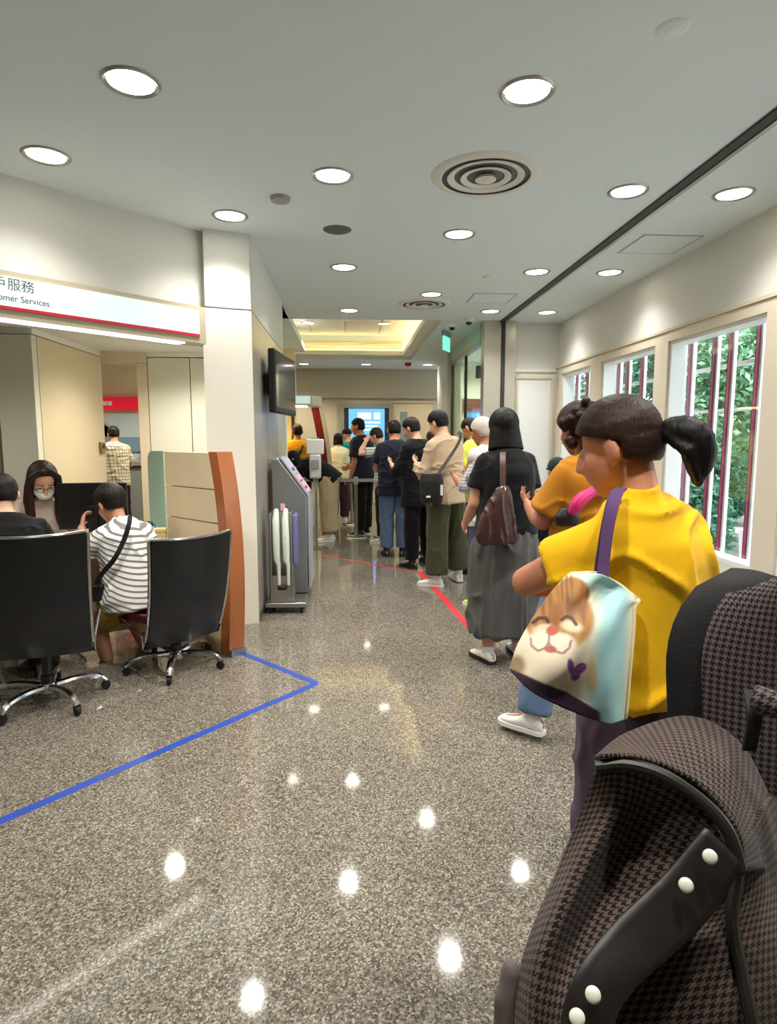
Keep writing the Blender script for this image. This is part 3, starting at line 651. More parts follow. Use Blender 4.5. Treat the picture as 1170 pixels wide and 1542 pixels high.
# service desk: worktop, modesty panel, legs
dk = tag(empty('service_desk', (-1.9, 4.3, 0)), 'white topped service desk between clerk and customers', 'desk')
def rel(x, y): return (x + 1.9, y - 4.3)
MB().prism([rel(-1.27, 4.40), rel(-2.75, 3.58), rel(-3.05, 4.10), rel(-1.60, 4.92)], .715, .745).build('worktop', mat('worktop_white', (228, 228, 220), .35), dk, bevel=.004)
MB().prism([rel(-1.42, 4.50), rel(-2.75, 3.76), rel(-2.76, 3.78), rel(-1.43, 4.52)], .12, .715).build('modesty_panel', 'maple', dk, smooth=0)
for a, b in ((rel(-2.72, 3.70), .05), (rel(-2.98, 4.06), .05), (rel(-1.66, 4.84), .05)):
    MB().box((a[0], a[1], .3575), (.05, .05, .715)).build('leg', 'satin_steel', dk)
# curved wooden desk end
de = empty('desk_end_panel', (-.80, 4.10, 0), R(-45))      # local x points out to the hall, y back-right
tag(de, 'tall curved cherry-edged maple panel at the end of the desk', 'panel')
prof = smoothpath([(-.10, 0, 1.39), (-.045, 0, 1.15), (-.01, 0, .88), (.004, 0, .62), (.0, 0, .38), (-.015, 0, .18), (-.03, 0, 0)], 19)
poly = [(p.x, p.z) for p in prof] + [(p.x - .10, p.z) for p in reversed(prof)]
MXZ = Matrix.Rotation(PI / 2, 4, 'X')                       # outline x,z ; extrudes towards -y
MB().extr(poly, Matrix.Translation((0, .12, 0)) @ MXZ, .12).build('curved_edge', 'cherry_wood', de, smooth=40)
def edge_x(z):
    best = min(prof, key=lambda p: abs(p.z - z)); return best.x - .10
zz = [0, .70, .905, 1.135, 1.385]
for a, b in zip(zz[:-1], zz[1:]):
    zs = [a + .004 + (b - a - .008) * q / 4 for q in range(5)]
    poly = [(edge_x(z) - .002, z) for z in zs] + [(-.80, zs[-1]), (-.80, zs[0])]
    MB().extr(poly, Matrix.Translation((0, .10, 0)) @ MXZ, .085).build('maple_board', 'maple', de, smooth=0)
MB().b2(-.03, .0, .0, .12, 0, .05).build('foot_cap', 'satin_steel', de, smooth=0)
gs = empty('glass_screen', (-1.42, 4.70, .745), R(-45)); tag(gs, 'pale green frosted glass screen with rounded corner beside the maple panel', 'screen')
poly = [(0, 0), (0, .64)] + [(-.16 + .08 * math.cos(t), .56 + .08 * math.sin(t)) for t in [PI / 2 + q * PI / 16 for q in range(9)]] + [(-.24, 0)]
MB().extr(poly, Matrix.Translation((0, .06, 0)) @ MXZ, .01).build('pane', 'frosted_glass', gs, smooth=0); MB().b2(-.2, -.16, .03, .08, 0, .05).build('clamp', 'satin_steel', gs)
# things on the desk
mo = empty('monitor', (-1.83, 4.53, .745), R(12)); tag(mo, 'black monitor on the desk behind the striped woman', 'monitor')
MB().b2(-.23, .23, -.012, .02, .09, .42).build('panel', 'black_plastic', mo, bevel=.006); MB().b2(-.21, .21, .0205, .022, .11, .40).build('screen', 'black_gloss', mo, smooth=0)
MB().b2(-.03, .03, -.05, -.012, .01, .26).build('neck', 'black_plastic', mo, bevel=.005); MB().b2(-.11, .11, -.09, .09, 0, .012).build('foot', 'black_plastic', mo, bevel=.004)
pr = empty('receipt_printer', (-1.50, 4.60, .745), R(20)); tag(pr, 'small blue and black printer on the desk beside the glass screen', 'printer')
MB().b2(-.08, .08, -.07, .07, 0, .10).build('body', mat('printer_blue', (28, 92, 128), .4), pr, bevel=.012); MB().b2(-.06, .06, -.05, .05, .101, .125).build('lid', 'black_plastic', pr, bevel=.01)
bx_ = empty('card_box', (-1.37, 4.47, .745), R(10)); tag(bx_, 'small tan card box on the desk by the maple panel', 'box')
MB().b2(-.06, .06, -.045, .045, 0, .075).build('tray', mat('card_tan', (196, 170, 112), .7), bx_, smooth=0); MB().b2(-.062, .062, -.047, .047, .0755, .095).build('lid', mat('card_tan2', (206, 182, 126), .7), bx_, smooth=0)
ph = empty('desk_phone', (-1.56, 4.38, .745), R(25)); tag(ph, 'dark grey desk phone beside the striped woman', 'phone')
MB().add([(-.09, -.08, 0), (.09, -.08, 0), (.09, .08, 0), (-.09, .08, 0), (-.09, -.08, .02), (.09, -.08, .02), (.09, .08, .06), (-.09, .08, .06)], [(3, 2, 1, 0), (4, 5, 6, 7), (0, 1, 5, 4), (1, 2, 6, 5), (2, 3, 7, 6), (3, 0, 4, 7)]).build('base', 'dark_gap', ph, bevel=.004)
MB().tube([(-.06, -.07, .045), (-.065, 0, .07), (-.06, .07, .075)], [.018, .013, .018], 8).build('handset', 'black_plastic', ph)
pa = tag(MB().box((0, 0, .001), (.21, .297, .002)).build('paper_sheet', 'paper', smooth=0), 'white paper form lying on the desk before the striped woman', 'paper'); pa.location = (-1.45, 4.47 - .15, .745); pa.rotation_euler = (0, 0, R(35))
pa.location = (-1.85, 4.22, .745)

# ---------------------------------------------------------------- TV on the steel wall
tv = empty('wall_television', (-.60, 5.86, 1.97), R(-84.0)); tag(tv, 'black flat television on a bracket high on the steel wall', 'television')
MB().b2(-.46, .46, -.03, .03, -.27, .27).build('casing', 'black_plastic', tv, bevel=.012); MB().b2(-.43, .43, .0302, .032, -.22, .25).build('screen', 'black_gloss', tv, smooth=0)
MB().b2(-.2, .2, -.06, -.03, -.16, .16).build('rear_cover', 'black_plastic', tv, bevel=.01); MB().b2(-.08, .08, -.122, -.06, -.1, .1).build('bracket', 'dark_gap', tv, smooth=0)
tv.rotation_euler = (0, 0, R(-96)); 
# ---------------------------------------------------------------- information kiosk
ki = empty('kiosk', (-.53, 5.62, 0)); tag(ki, 'grey lectern kiosk with sloping printed top beside the steel wall', 'kiosk')
MY = Matrix.Translation((0, .46, 0)) @ MXZ
MB().extr([(-.16, 0.06), (.15, .06), (.15, .96), (-.10, 1.30), (-.16, 1.30)], MY, .46).build('body', 'grey_metal', ki, bevel=.012)
MB().extr([(.155, .10), (.175, .10), (.175, .96), (-.07, 1.315), (-.095, 1.31), (.152, .965)], MY, .46).build('edge_trim', mat('silver_trim', (196, 200, 210), .3, .5), ki, bevel=.004)
MB().b2(-.15, .13, .02, .44, 0, .06).build('plinth', 'dark_gap', ki, smooth=0)
sl = (Vector((-.07, 0, 1.315)) - Vector((.175, 0, .96))); sn = Vector((sl.z * 1, 0, -sl.x)).normalized()
for t0, t1, mm, nm in ((.08, .52, 'pink_print', 'printed_sheet'), (.56, .95, 'lilac_print', 'printed_sheet')):
    a = Vector((.175, 0, .96)) + sl * t0 + sn * .003; b = Vector((.175, 0, .96)) + sl * t1 + sn * .003
    MB().add([a + Vector((0, .03, 0)), a + Vector((0, .43, 0)), b + Vector((0, .43, 0)), b + Vector((0, .03, 0))] + [p - sn * .004 for p in (a + Vector((0, .03, 0)), a + Vector((0, .43, 0)), b + Vector((0, .43, 0)), b + Vector((0, .03, 0)))], [(0, 1, 2, 3), (7, 6, 5, 4), (0, 4, 5, 1), (1, 5, 6, 2), (2, 6, 7, 3), (3, 7, 4, 0)]).build(nm, mm, ki, smooth=0)
for t0, t1 in ((.62, .70), (.16, .22), (.34, .38)):
    a = Vector((.175, 0, .96)) + sl * t0 + sn * .0045; b = Vector((.175, 0, .96)) + sl * t1 + sn * .0045
    MB().add([a + Vector((0, .06, 0)), a + Vector((0, .3, 0)), b + Vector((0, .3, 0)), b + Vector((0, .06, 0))], [(0, 1, 2, 3)]).build('print_mark', mat('mark_navy', (70, 70, 110), .5) if 'mark_navy' not in M else 'mark_navy', ki, smooth=0)
MB().tube([(.18, .1, .98), (.195, .1, 1.0), (.195, .3, 1.0), (.18, .3, .98)], .006, 6).build('pen_rail', 'chrome', ki)
# ---------------------------------------------------------------- umbrella bag stand on casters
ub = empty('umbrella_bag_stand', (-.56, 5.28, 0)); tag(ub, 'stainless umbrella bag stand on casters with hanging plastic sleeves', 'stand')
MB().b2(-.15, .19, -.14, .18, .055, .095).build('base_plate', 'satin_steel', ub, bevel=.006)
for x in (-.10, .075): MB().b2(x - .006, x + .006, -.10, .14, .095, .86).build('upright', 'satin_steel', ub, bevel=.004)
MB().b2(-.094, .069, .10, .13, .095, .84).build('back_plate', 'brushed_steel', ub, smooth=0)
MB().b2(-.094, .069, -.08, -.07, .095, .32).build('front_plate', 'satin_steel', ub, smooth=0)
MB().b2(.082, .12, -.09, .12, .42, .84).build('film_roll', 'violet_film', ub, bevel=.012)
for x in (-.055, .025):
    MB().tube([(x, -.03, .88), (x, -.085, .80), (x + .004, -.095, .6), (x + .004, -.09, .46), (x + .018, -.09, .42), (x + .02, -.086, .24)], [.020, .030, .031, .028, .018, .012], 12).build('plastic_sleeve', 'plastic_film', ub)
MB().box((.0, -.02, .90), (.04, .004, .06)).build('price_card', 'pink_print', ub, smooth=0)
MB().lathe([(.0, 0), (.04, .004), (.045, .03), (.035, .035)], (-.01, -.088, .20), 14).build('cup', 'black_plastic', ub)
for x in (-.11, .15):
    for y in (-.1, .14):
        MB().lathe([(0, -.012), (.024, -.012), (.027, 0), (.024, .012), (0, .012)], seg=14, mtx=Matrix.Translation((x, y, .027)) @ Matrix.Rotation(PI / 2, 4, 'Y')).build('caster', 'dark_rubber', ub)
# ---------------------------------------------------------------- sanitiser stand
sa = empty('sanitiser_stand', (-.44, 8.3, 0)); tag(sa, 'white hand sanitiser dispenser on a slim metal pole', 'dispenser')
MB().lathe([(.15, 0), (.15, .008), (.02, .02)], seg=24).build('base', 'satin_steel', sa); MB().lathe([(.014, .015), (.014, .95)], seg=10).build('pole', 'satin_steel', sa)
MB().b2(-.035, .035, -.04, .0, .80, .96).build('clamp', 'grey_plastic', sa, bevel=.005); MB().b2(-.075, .075, -.10, .03, .95, 1.27).build('dispenser', mat('disp_white', (214, 218, 220), .3), sa, bevel=.02)
MB().b2(-.05, .05, -.115, -.1, 1.08, 1.2).build('window', 'grey_plastic', sa, bevel=.006)
MB().b2(-.115, .115, -.09, .06, 1.27, 1.47).build('tissue_box', 'white_plastic', sa, bevel=.015); MB().b2(-.05, .05, -.05, .03, 1.47, 1.485).build('box_slot', 'grey_plastic', sa)
# ---------------------------------------------------------------- queue barriers
posts = [((.105, 9.15), 'barrier post held by the man in the navy tee'), ((.05, 10.6), 'far barrier post behind the held post'), ((.52, 9.25), 'barrier post in front of the queue bend, right of the navy tee man'), ((-.72, 9.45), 'barrier post by the sanitiser stand')]
bp = None
for (x, y), lab in posts:
    if bp is None:
        o = bp = empty('barrier_post')
        MB().lathe([(.16, 0), (.165, .006), (.15, .02), (.03, .032)], seg=28).build('base', 'satin_steel', o); MB().lathe([(.027, .03), (.027, .80)], seg=16).build('tube', 'satin_steel', o)
        MB().lathe([(.034, .80), (.036, .81), (.036, .90), (.030, .915), (0, .918)], seg=16).build('head', 'grey_plastic', o)
    else: o = copy_tree(bp)
    o.location = (x, y, 0); tag(o, 'steel ' + lab, 'post', 'queue barrier posts')
def belt(a, b, lab):
    a = Vector(a); b = Vector(b); d = (b - a).normalized() * .037
    o = MB().seg(a + d, b - d, .004, .835, .885).build('barrier_belt', mat('belt_grey', (168, 168, 166), .6) if 'belt_grey' not in M else 'belt_grey', smooth=0); tag(o, lab, 'belt')
belt(posts[0][0], posts[2][0], 'light grey barrier belt right of the held post'); belt(posts[3][0], posts[0][0], 'light grey barrier belt left of the held post'); belt(posts[1][0], posts[2][0], 'far light grey barrier belt behind the navy tee man')
# ================================================================== PEOPLE
def ell(c, r, rot=None, seg=16, rings=10):
    c = Vector(c); vs_ = [Vector((0, 0, -r[2]))]; fs = []
    for i in range(1, rings):
        ph = -PI / 2 + PI * i / rings
        for k in range(seg):
            a = 2 * PI * k / seg; vs_.append(Vector((r[0] * math.cos(ph) * math.cos(a), r[1] * math.cos(ph) * math.sin(a), r[2] * math.sin(ph))))
    vs_.append(Vector((0, 0, r[2]))); n = len(vs_) - 1
    for k in range(seg): fs.append((0, 1 + (k + 1) % seg, 1 + k)); fs.append((n, n - seg + k, n - seg + (k + 1) % seg))
    for i in range(rings - 2):
        for k in range(seg): a = 1 + i * seg; fs.append((a + k, a + (k + 1) % seg, a + seg + (k + 1) % seg, a + seg + k))
    if rot is not None: vs_ = [rot @ v for v in vs_]
    return [v + c for v in vs_], fs
def loft(secs, seg=24, power=2.3):
    """secs: (centre, half-width vector, half-depth vector); super-ellipse rings, closed"""
    vs_, fs = [], []; n = len(secs)
    for c, a, b in secs:
        for k in range(seg):
            t = 2 * PI * k / seg; ct, st = math.cos(t), math.sin(t)
            vs_.append(Vector(c) + Vector(a) * (math.copysign(abs(ct) ** (2 / power), ct)) + Vector(b) * (math.copysign(abs(st) ** (2 / power), st)))
    for i in range(n - 1): fs += [(i * seg + k, i * seg + (k + 1) % seg, (i + 1) * seg + (k + 1) % seg, (i + 1) * seg + k) for k in range(seg)]
    fs.append(tuple(range(seg - 1, -1, -1))); fs.append(tuple((n - 1) * seg + k for k in range(seg)))
    return vs_, fs
def cut(vf, planes):
    """keep the side the plane normal points AWAY from; returns closed piece"""
    bm = bmesh.new(); vv = [bm.verts.new(v) for v in vf[0]]
    for f in vf[1]:
        try: bm.faces.new([vv[i] for i in f])
        except ValueError: pass
    bmesh.ops.recalc_face_normals(bm, faces=bm.faces)
    for co, no in planes:
        bmesh.ops.bisect_plane(bm, geom=bm.verts[:] + bm.edges[:] + bm.faces[:], plane_co=co, plane_no=no, clear_outer=True)
        ed = [e for e in bm.edges if len(e.link_faces) == 1]
        if ed: bmesh.ops.contextual_create(bm, geom=ed) if False else bmesh.ops.holes_fill(bm, edges=ed, sides=0)
    bm.verts.index_update(); out = [v.co.copy() for v in bm.verts], [tuple(v.index for v in f.verts) for f in bm.faces]; bm.free(); return out
SEED = [0]
def fuse(pieces, name, m, parent, voxel=.011, smooth=4, post=None, wr=0.0, wscale=(5, 5, 9), planes=None):
    """union of closed pieces as one continuous skin"""
    b = MB()
    for p in pieces: b.add(*p)
    me = bpy.data.meshes.new('tmp'); me.from_pydata([tuple(p) for p in b.v], [], b.f); me.update()
    o = bpy.data.objects.new('tmp', me); COL.objects.link(o)
    r = o.modifiers.new('r', 'REMESH'); r.mode = 'VOXEL'; r.voxel_size = voxel
    if smooth: s_ = o.modifiers.new('s', 'SMOOTH'); s_.factor = .5; s_.iterations = smooth
    dg_ = bpy.context.evaluated_depsgraph_get(); me2 = bpy.data.meshes.new_from_object(o.evaluated_get(dg_))
    bpy.data.objects.remove(o); bpy.data.meshes.remove(me); me2.name = name
    if wr:
        SEED[0] += 1
        nn = [v.normal.copy() for v in me2.vertices]
        for v, n in zip(me2.vertices, nn):
            q = Vector((v.co.x * wscale[0] + SEED[0] * 3.17, v.co.y * wscale[1], v.co.z * wscale[2] + SEED[0] * 1.3))
            d = mnoise.noise(q + Vector((mnoise.noise(q * .6), 0, mnoise.noise(q * .6 + Vector((3, 1, 7))))) * 1.3)
            v.co += n * (wr * (.5 - abs(d) * 1.6) + wr * 1.9 * max(0, 1 - abs(d) * 7) + wr * .5) if max(wscale) < 25 else n * wr * (.5 - abs(d) * 1.5)
        if max(wscale) < 25:
            t_ = bpy.data.objects.new('tmp', me2); COL.objects.link(t_); s_ = t_.modifiers.new('s', 'SMOOTH'); s_.factor = .5; s_.iterations = 3
            me3 = bpy.data.meshes.new_from_object(t_.evaluated_get(bpy.context.evaluated_depsgraph_get())); bpy.data.objects.remove(t_); bpy.data.meshes.remove(me2); me2 = me3; me2.name = name
    if post:
        for v in me2.vertices: v.co = post(v.co)
    if planes:
        bm = bmesh.new(); bm.from_mesh(me2)
        for co, no in planes:
            bmesh.ops.bisect_plane(bm, geom=bm.verts[:] + bm.edges[:] + bm.faces[:], plane_co=co, plane_no=no, clear_outer=True)
            ed = [e for e in bm.edges if len(e.link_faces) == 1]
            if ed: bmesh.ops.holes_fill(bm, edges=ed, sides=0)
        bm.to_mesh(me2); bm.free()
    me2.materials.clear(); me2.materials.append(M[m] if isinstance(m, str) else m)
    me2.shade_smooth(); me2.set_sharp_from_angle(angle=R(60))
    o = bpy.data.objects.new(name, me2); COL.objects.link(o)
    if parent: o.parent = parent
    return o
V = Vector
TORSO_M = [(-.13, .125, .105), (-.06, .162, .118), (.03, .160, .112), (.13, .148, .105), (.24, .160, .115), (.34, .172, .120), (.42, .168, .108), (.47, .135, .090), (.505, .080, .070), (.54, .055, .056)]
TORSO_F = [(-.13, .130, .108), (-.06, .168, .122), (.03, .158, .110), (.13, .132, .100), (.24, .142, .110), (.34, .155, .122), (.41, .152, .104), (.455, .122, .084), (.49, .070, .062), (.53, .046, .049)]
class Person:
    def __init__(s, label, pos, face, h=1.70, female=False, fat=1.0, lean=(2, 6), arms=None, legs=None, head=(0, 0, 0), pelvis=None, skin='skin_a', voxel=.011, twist=0, cat='person', neckfwd=.02, hs=1.0):
        s.root = empty('person', (pos[0], pos[1], 0), R(face)); tag(s.root, label, cat)
        k = s.k = h / 1.70; s.fat = fat; s.voxel = voxel; s.skin = skin; s.female = female
        s.T = TORSO_F if female else TORSO_M
        s.lean = lean; s.tw = twist
        arms = arms or {}; legs = legs or {}
        hipx = .088 * k
        L = {}
        for sd, sx in (('L', -1), ('R', 1)):
            th, sh, toe = legs.get(sd, ((sx * .03, .02, -1), (0, -.03, -1), sx * 10))
            hip = V((sx * hipx, 0, -.05 * k)); kn = hip + V(th).normalized() * .415 * k; an = kn + V(sh).normalized() * .395 * k
            L[sd] = [hip, kn, an, toe]
        low = min(L[q][2].z for q in L)
        pz = pelvis if pelvis is not None else .085 * k - low
        s.P = V((0, 0, pz))
        for q in L: L[q] = [L[q][0] + s.P, L[q][1] + s.P, L[q][2] + s.P, L[q][3]]
        s.L = L
        # spine
        s.sp = []
        p = s.P.copy(); t = 0; st = .02
        s.sp.append((0.0, p.copy()))
        while t < .60:
            p = p + s.axis(t) * st * k; t += st; s.sp.append((t, p.copy()))
        sw = (.136 if female else .156) * k * (1 + (fat - 1) * .6)
        S, fr = s.at(.405)
        s.A = {}
        for sd, sx in (('L', -1), ('R', 1)):
            sho = S + fr[0] * sx * sw
            up, fo, hd = arms.get(sd, ((sx * .16, .02, -1), (sx * .02, .22, -1), None))
            el = sho + V(up).normalized() * .275 * k; wrs = el + V(fo).normalized() * .245 * k
            s.A[sd] = [sho, el, wrs, hd]
        # head frame
        Nk, fr = s.at(.505)
        yaw, pit, roll = head
        s.HR = Matrix.Rotation(R(yaw), 3, 'Z') @ Matrix.Rotation(-R(pit), 3, 'X') @ Matrix.Rotation(R(roll), 3, 'Y')
        s.neck0 = s.at(.47)[0]
        s.jaw = Nk + V((0, neckfwd * k, .03 * k)) + fr[2] * .02 * k
        s.hk = k * hs * (1.0 if not female else .99)
        s.HC = s.jaw + s.HR @ V((0, .012, .085)) * s.hk
    def axis(s, t):
        a = R(s.lean[0] + (s.lean[1] - s.lean[0]) * max(0, min(1, t / .5))); return V((0, math.sin(a), math.cos(a)))
    def at(s, t):
        if t <= 0: p = s.P + s.axis(0) * t * s.k
        else:
            i = min(int(t / .02), len(s.sp) - 2); u = (t - s.sp[i][0]) / .02; p = s.sp[i][1].lerp(s.sp[i + 1][1], u)
        ez = s.axis(t); ex = Matrix.Rotation(R(s.tw * max(0, min(1, t / .45))), 3, 'Z') @ V((1, 0, 0)); ey = ez.cross(ex).normalized(); ex = ey.cross(ez)
        return p, (ex, ey, ez)
    def hp(s, x, y, z): return s.HC + s.HR @ V((x, y, z)) * s.hk          # point in head space
    def torso(s, inf=0.0, t0=-.13, t1=.54, boxy=0.0, flare=0.0, top=0.0):
        out = []; ts = [q[0] for q in s.T]
        tt = [t0 + (t1 - t0) * i / 17 for i in range(18)]
        cw = s.T[5][1]; cd = s.T[5][2]
        for t in tt:
            j = 0
            while j < len(ts) - 2 and t > ts[j + 1]: j += 1
            u = max(0, min(1, (t - ts[j]) / (ts[j + 1] - ts[j])))
            w_ = s.T[j][1] * (1 - u) + s.T[j + 1][1] * u; d_ = s.T[j][2] * (1 - u) + s.T[j + 1][2] * u
            if t < .34: w_ = w_ + (max(cw * .98, w_) - w_) * boxy; d_ = d_ + (max(cd, d_) - d_) * boxy
            if t < .2: w_ += flare * (.2 - t); d_ += flare * (.2 - t)
            ft = 1 + (s.fat - 1) * (1 if t < .42 else .4); ftd = 1 + (s.fat - 1) * (1.5 if t < .40 else .4)
            p, fr = s.at(t)
            out.append((p, fr[0] * (w_ * ft * s.k + inf), fr[1] * (d_ * ftd * s.k + inf)))
        return loft(out)
    def trap(s, sd, inf):
        a = s.A[sd][0]; n0 = s.at(.475)[0]; k = s.k
        return limb([n0, n0.lerp(a, .45) + V((0, 0, -.004)), a + V((0, 0, .004))], [(.050 * k + inf), (.052 * k + inf), (.052 * k + inf)], 14)
    def arm_piece(s, sd, f0, f1, r0, r1, inf=0.0):
        """tube along the arm; f in 0..2 (0 shoulder, 1 elbow, 2 wrist)"""
        a, b, c, _ = s.A[sd]; pts = []; rr = []
        n = 9
        for i in range(n):
            f = f0 + (f1 - f0) * i / (n - 1); p = a.lerp(b, f) if f < 1 else b.lerp(c, f - 1)
            pts.append(p); rr.append(r0 + (r1 - r0) * i / (n - 1))
        return limb(pts, rr, 14)
    def leg_piece(s, sd, f0, f1, rads):
        a, b, c, _ = s.L[sd]; n = 11; pts = []; rr = []
        for i in range(n):
            f = f0 + (f1 - f0) * i / (n - 1); pts.append(a.lerp(b, f) if f < 1 else b.lerp(c, f - 1))
            q = f / 2 * (len(rads) - 1); j = min(int(q), len(rads) - 2); rr.append(rads[j] + (rads[j + 1] - rads[j]) * (q - j))
        return limb(pts, rr, 16)
    def hand(s, sd):
        a, b, c, hd = s.A[sd]; k = s.k; sx = -1 if sd == 'L' else 1
        d = (c - b).normalized()
        if hd and 'dir' in hd: d = V(hd['dir']).normalized()
        n = V(hd['palm']) if hd and 'palm' in hd else V((-sx, .15, 0))
        n = (n - d * n.dot(d)); n = n.normalized() if n.length > 1e-4 else d.orthogonal().normalized()
        w_ = d.cross(n); curl = hd.get('curl', 35) if hd else 35
        if (w_ * 1).dot(V((0, 1, 0))) < 0 and not (hd and 'thumb' in hd): w_ = -w_          # thumb side towards the front
        if hd and 'thumb' in hd and w_.dot(V(hd['thumb'])) < 0: w_ = -w_
        P = [loft([(c - d * .02 * k, w_ * .026 * k, n * .019 * k), (c + d * .02 * k, w_ * .034 * k, n * .016 * k), (c + d * .06 * k, w_ * .041 * k, n * .015 * k), (c + d * .092 * k, w_ * .040 * k, n * .012 * k)], 14)]
        for i, (off, ln) in enumerate(((.031, .070), (.0105, .078), (-.0105, .073), (-.031, .058))):
            p = c + d * .086 * k + w_ * off * k; dd = d.copy(); pts = [p]; ax = w_
            for q in range(3):
                dd = (d * math.cos(R(curl * (q + .6) * .75)) + n * math.sin(R(curl * (q + .6) * .75))) + w_ * (off * 2.2)
                p = p + dd.normalized() * ln * k * (.42, .32, .26)[q]; pts.append(p)
            P.append(limb(pts, [.0092 * k, .009 * k, .0084 * k, .0074 * k], 8))
        t0 = c + d * .02 * k + w_ * .026 * k
        P.append(limb([t0, t0 + (d * .6 + w_ * .75 + n * .2) * .035 * k, t0 + (d * .9 + w_ * .75 + n * .5) * .062 * k], [.0125 * k, .0105 * k, .0085 * k], 8))
        return P
    def body(s, eyes=False, bald=True):
        k = s.k; f = 1 + (s.fat - 1) * .8; P = [s.torso(-.004)]
        for sd in 'LR': P.append(s.trap(sd, 0))
        P.append(limb([s.neck0, s.at(.51)[0], s.jaw + s.HR @ V((0, -.02, .03)) * s.hk], [.062 * k, .052 * k * (1 if s.female else 1.08), .050 * k], 14))
        for sd in 'LR':
            a, b, c, _ = s.A[sd]
            P.append(limb([a, a.lerp(b, .25), a.lerp(b, .6), b, b.lerp(c, .3), b.lerp(c, .7), c], [r * k * f for r in (.056, .052, .046, .040, .041, .034, .026)], 14))
            P += s.hand(sd)
            a, b, c, toe = s.L[sd]
            P.append(limb([a, a.lerp(b, .3), a.lerp(b, .7), b, b.lerp(c, .3), b.lerp(c, .7), c], [r * k * f for r in (.090, .084, .068, .056, .058, .044, .036)], 16))
            fd = V((math.sin(R(toe)), math.cos(R(toe)), 0)); g = V((c.x, c.y, 0)); gz = c.z - .085 * k
            P.append(limb([V((c.x, c.y, gz + .045 * k)) - fd * .03 * k, V((c.x, c.y, gz + .04 * k)) + fd * .06 * k, V((c.x, c.y, gz + .025 * k)) + fd * .15 * k], [.036 * k, .036 * k, .024 * k], 12))
        h = s.hp; q = s.hk; rt = s.HR
        P += [ell(h(0, -.012, .030), [v * q for v in (.076, .094, .088)], rt), ell(h(0, .022, -.030), [v * q for v in (.064, .074, .078)], rt), ell(h(0, .042, -.078), [v * q for v in (.042, .042, .034)], rt),
              ell(h(0, .055, -.098), [v * q for v in (.024, .026, .018)], rt), ell(h(-.038, .055, -.022), [v * q for v in (.024, .024, .028)], rt), ell(h(.038, .055, -.022), [v * q for v in (.024, .024, .028)], rt),
              limb([h(0, .090, .018), h(0, .102, -.008), h(0, .110, -.026)], [.008 * q, .010 * q, .013 * q], 8), ell(h(-.011, .096, -.030), [v * q for v in (.009, .011, .008)], rt), ell(h(.011, .096, -.030), [v * q for v in (.009, .011, .008)], rt),
              ell(h(0, .086, -.056), [v * q for v in (.021, .012, .0065)], rt), ell(h(0, .083, -.067), [v * q for v in (.018, .012, .007)], rt)]
        for sx in (-1, 1):
            P += [ell(h(sx * .083, -.014, -.006), [v * q for v in (.012, .021, .036)], rt @ Matrix.Rotation(R(sx * 14), 3, 'Z')), ell(h(sx * .074, -.006, -.030), [v * q for v in (.010, .012, .014)], rt)]
        es = [h(-.031, .086, .006), h(.031, .086, .006)]; eardir = [h(-.089, -.010, .0), h(.089, -.010, .0)]
        def post(v):
            for e in es:
                d = (v - e).length
                if d < .022 * q: v = v - (rt @ V((0, .006, 0))) * q * (1 - (d / (.022 * q)) ** 2)
            return v
        s.bodyobj = fuse(P, 'body', s.skin, s.root, s.voxel, 3, post)
        if eyes:
            for sx in (-1, 1):
                b = MB(); b.add(*ell(h(sx * .031, .073, .004), [v * q for v in (.0125, .009, .0075)], rt)); e = b.build('eye', 'eye_white', s.root)
                MB().add(*ell(h(sx * .031, .0805, .004), [v * q for v in (.006, .0025, .006)], rt)).build('iris', 'eye_dark', e)
                MB().add(*limb([h(sx * .016, .086, .022), h(sx * .032, .088, .028), h(sx * .046, .079, .024)], [.0028 * q, .0034 * q, .002 * q], 6)).build('eyebrow', 'hair_black', s.root)
        return s
    def shirt(s, m, sleeve=.62, hem=-.10, inf=.016, boxy=.7, flare=.05, wr=.004, name='shirt', top=.50, sr=(.072, .076), voxel=None, ws=(4.5, 4.5, 8)):
        k = s.k; f = 1 + (s.fat - 1) * .7; P = [s.torso(inf * k, hem, top, boxy, flare), s.trap('L', inf * .7), s.trap('R', inf * .7)]
        for sd in 'LR':
            if sleeve > 0: P.append(cut(s.arm_piece(sd, 0, sleeve + .05, sr[0] * k * f * .86, sr[1] * k * f), [(s.armpt(sd, sleeve), s.armdir(sd, sleeve))]))
            else: P.append(ell(s.A[sd][0], [.060 * k * f] * 3))
        o = fuse(P, name, m, s.root, voxel or s.voxel, 5, wr=wr, wscale=ws)
        return o
    def armpt(s, sd, f):
        a, b, c, _ = s.A[sd]; return a.lerp(b, f) if f < 1 else b.lerp(c, f - 1)
    def armdir(s, sd, f):
        a, b, c, _ = s.A[sd]; return ((b - a) if f < 1 else (c - b)).normalized()
    def pants(s, m, length=1.94, rads=(.108, .100, .088, .080, .076), hip=.012, waist=.08, wr=.004, name='trousers'):
        k = s.k; f = 1 + (s.fat - 1) * .8; P = [s.torso(hip * k, -.13, waist, .1, 0)]
        for sd in 'LR':
            pc = s.leg_piece(sd, -.02, length + .03, [r * k * f for r in rads])
            a, b, c, _ = s.L[sd]; e = a.lerp(b, length) if length < 1 else b.lerp(c, length - 1); d = ((b - a) if length < 1 else (c - b)).normalized()
            P.append(cut(pc, [(e, d)]))
        return fuse(P, name, m, s.root, s.voxel, 4, wr=wr, wscale=(9, 9, 4))
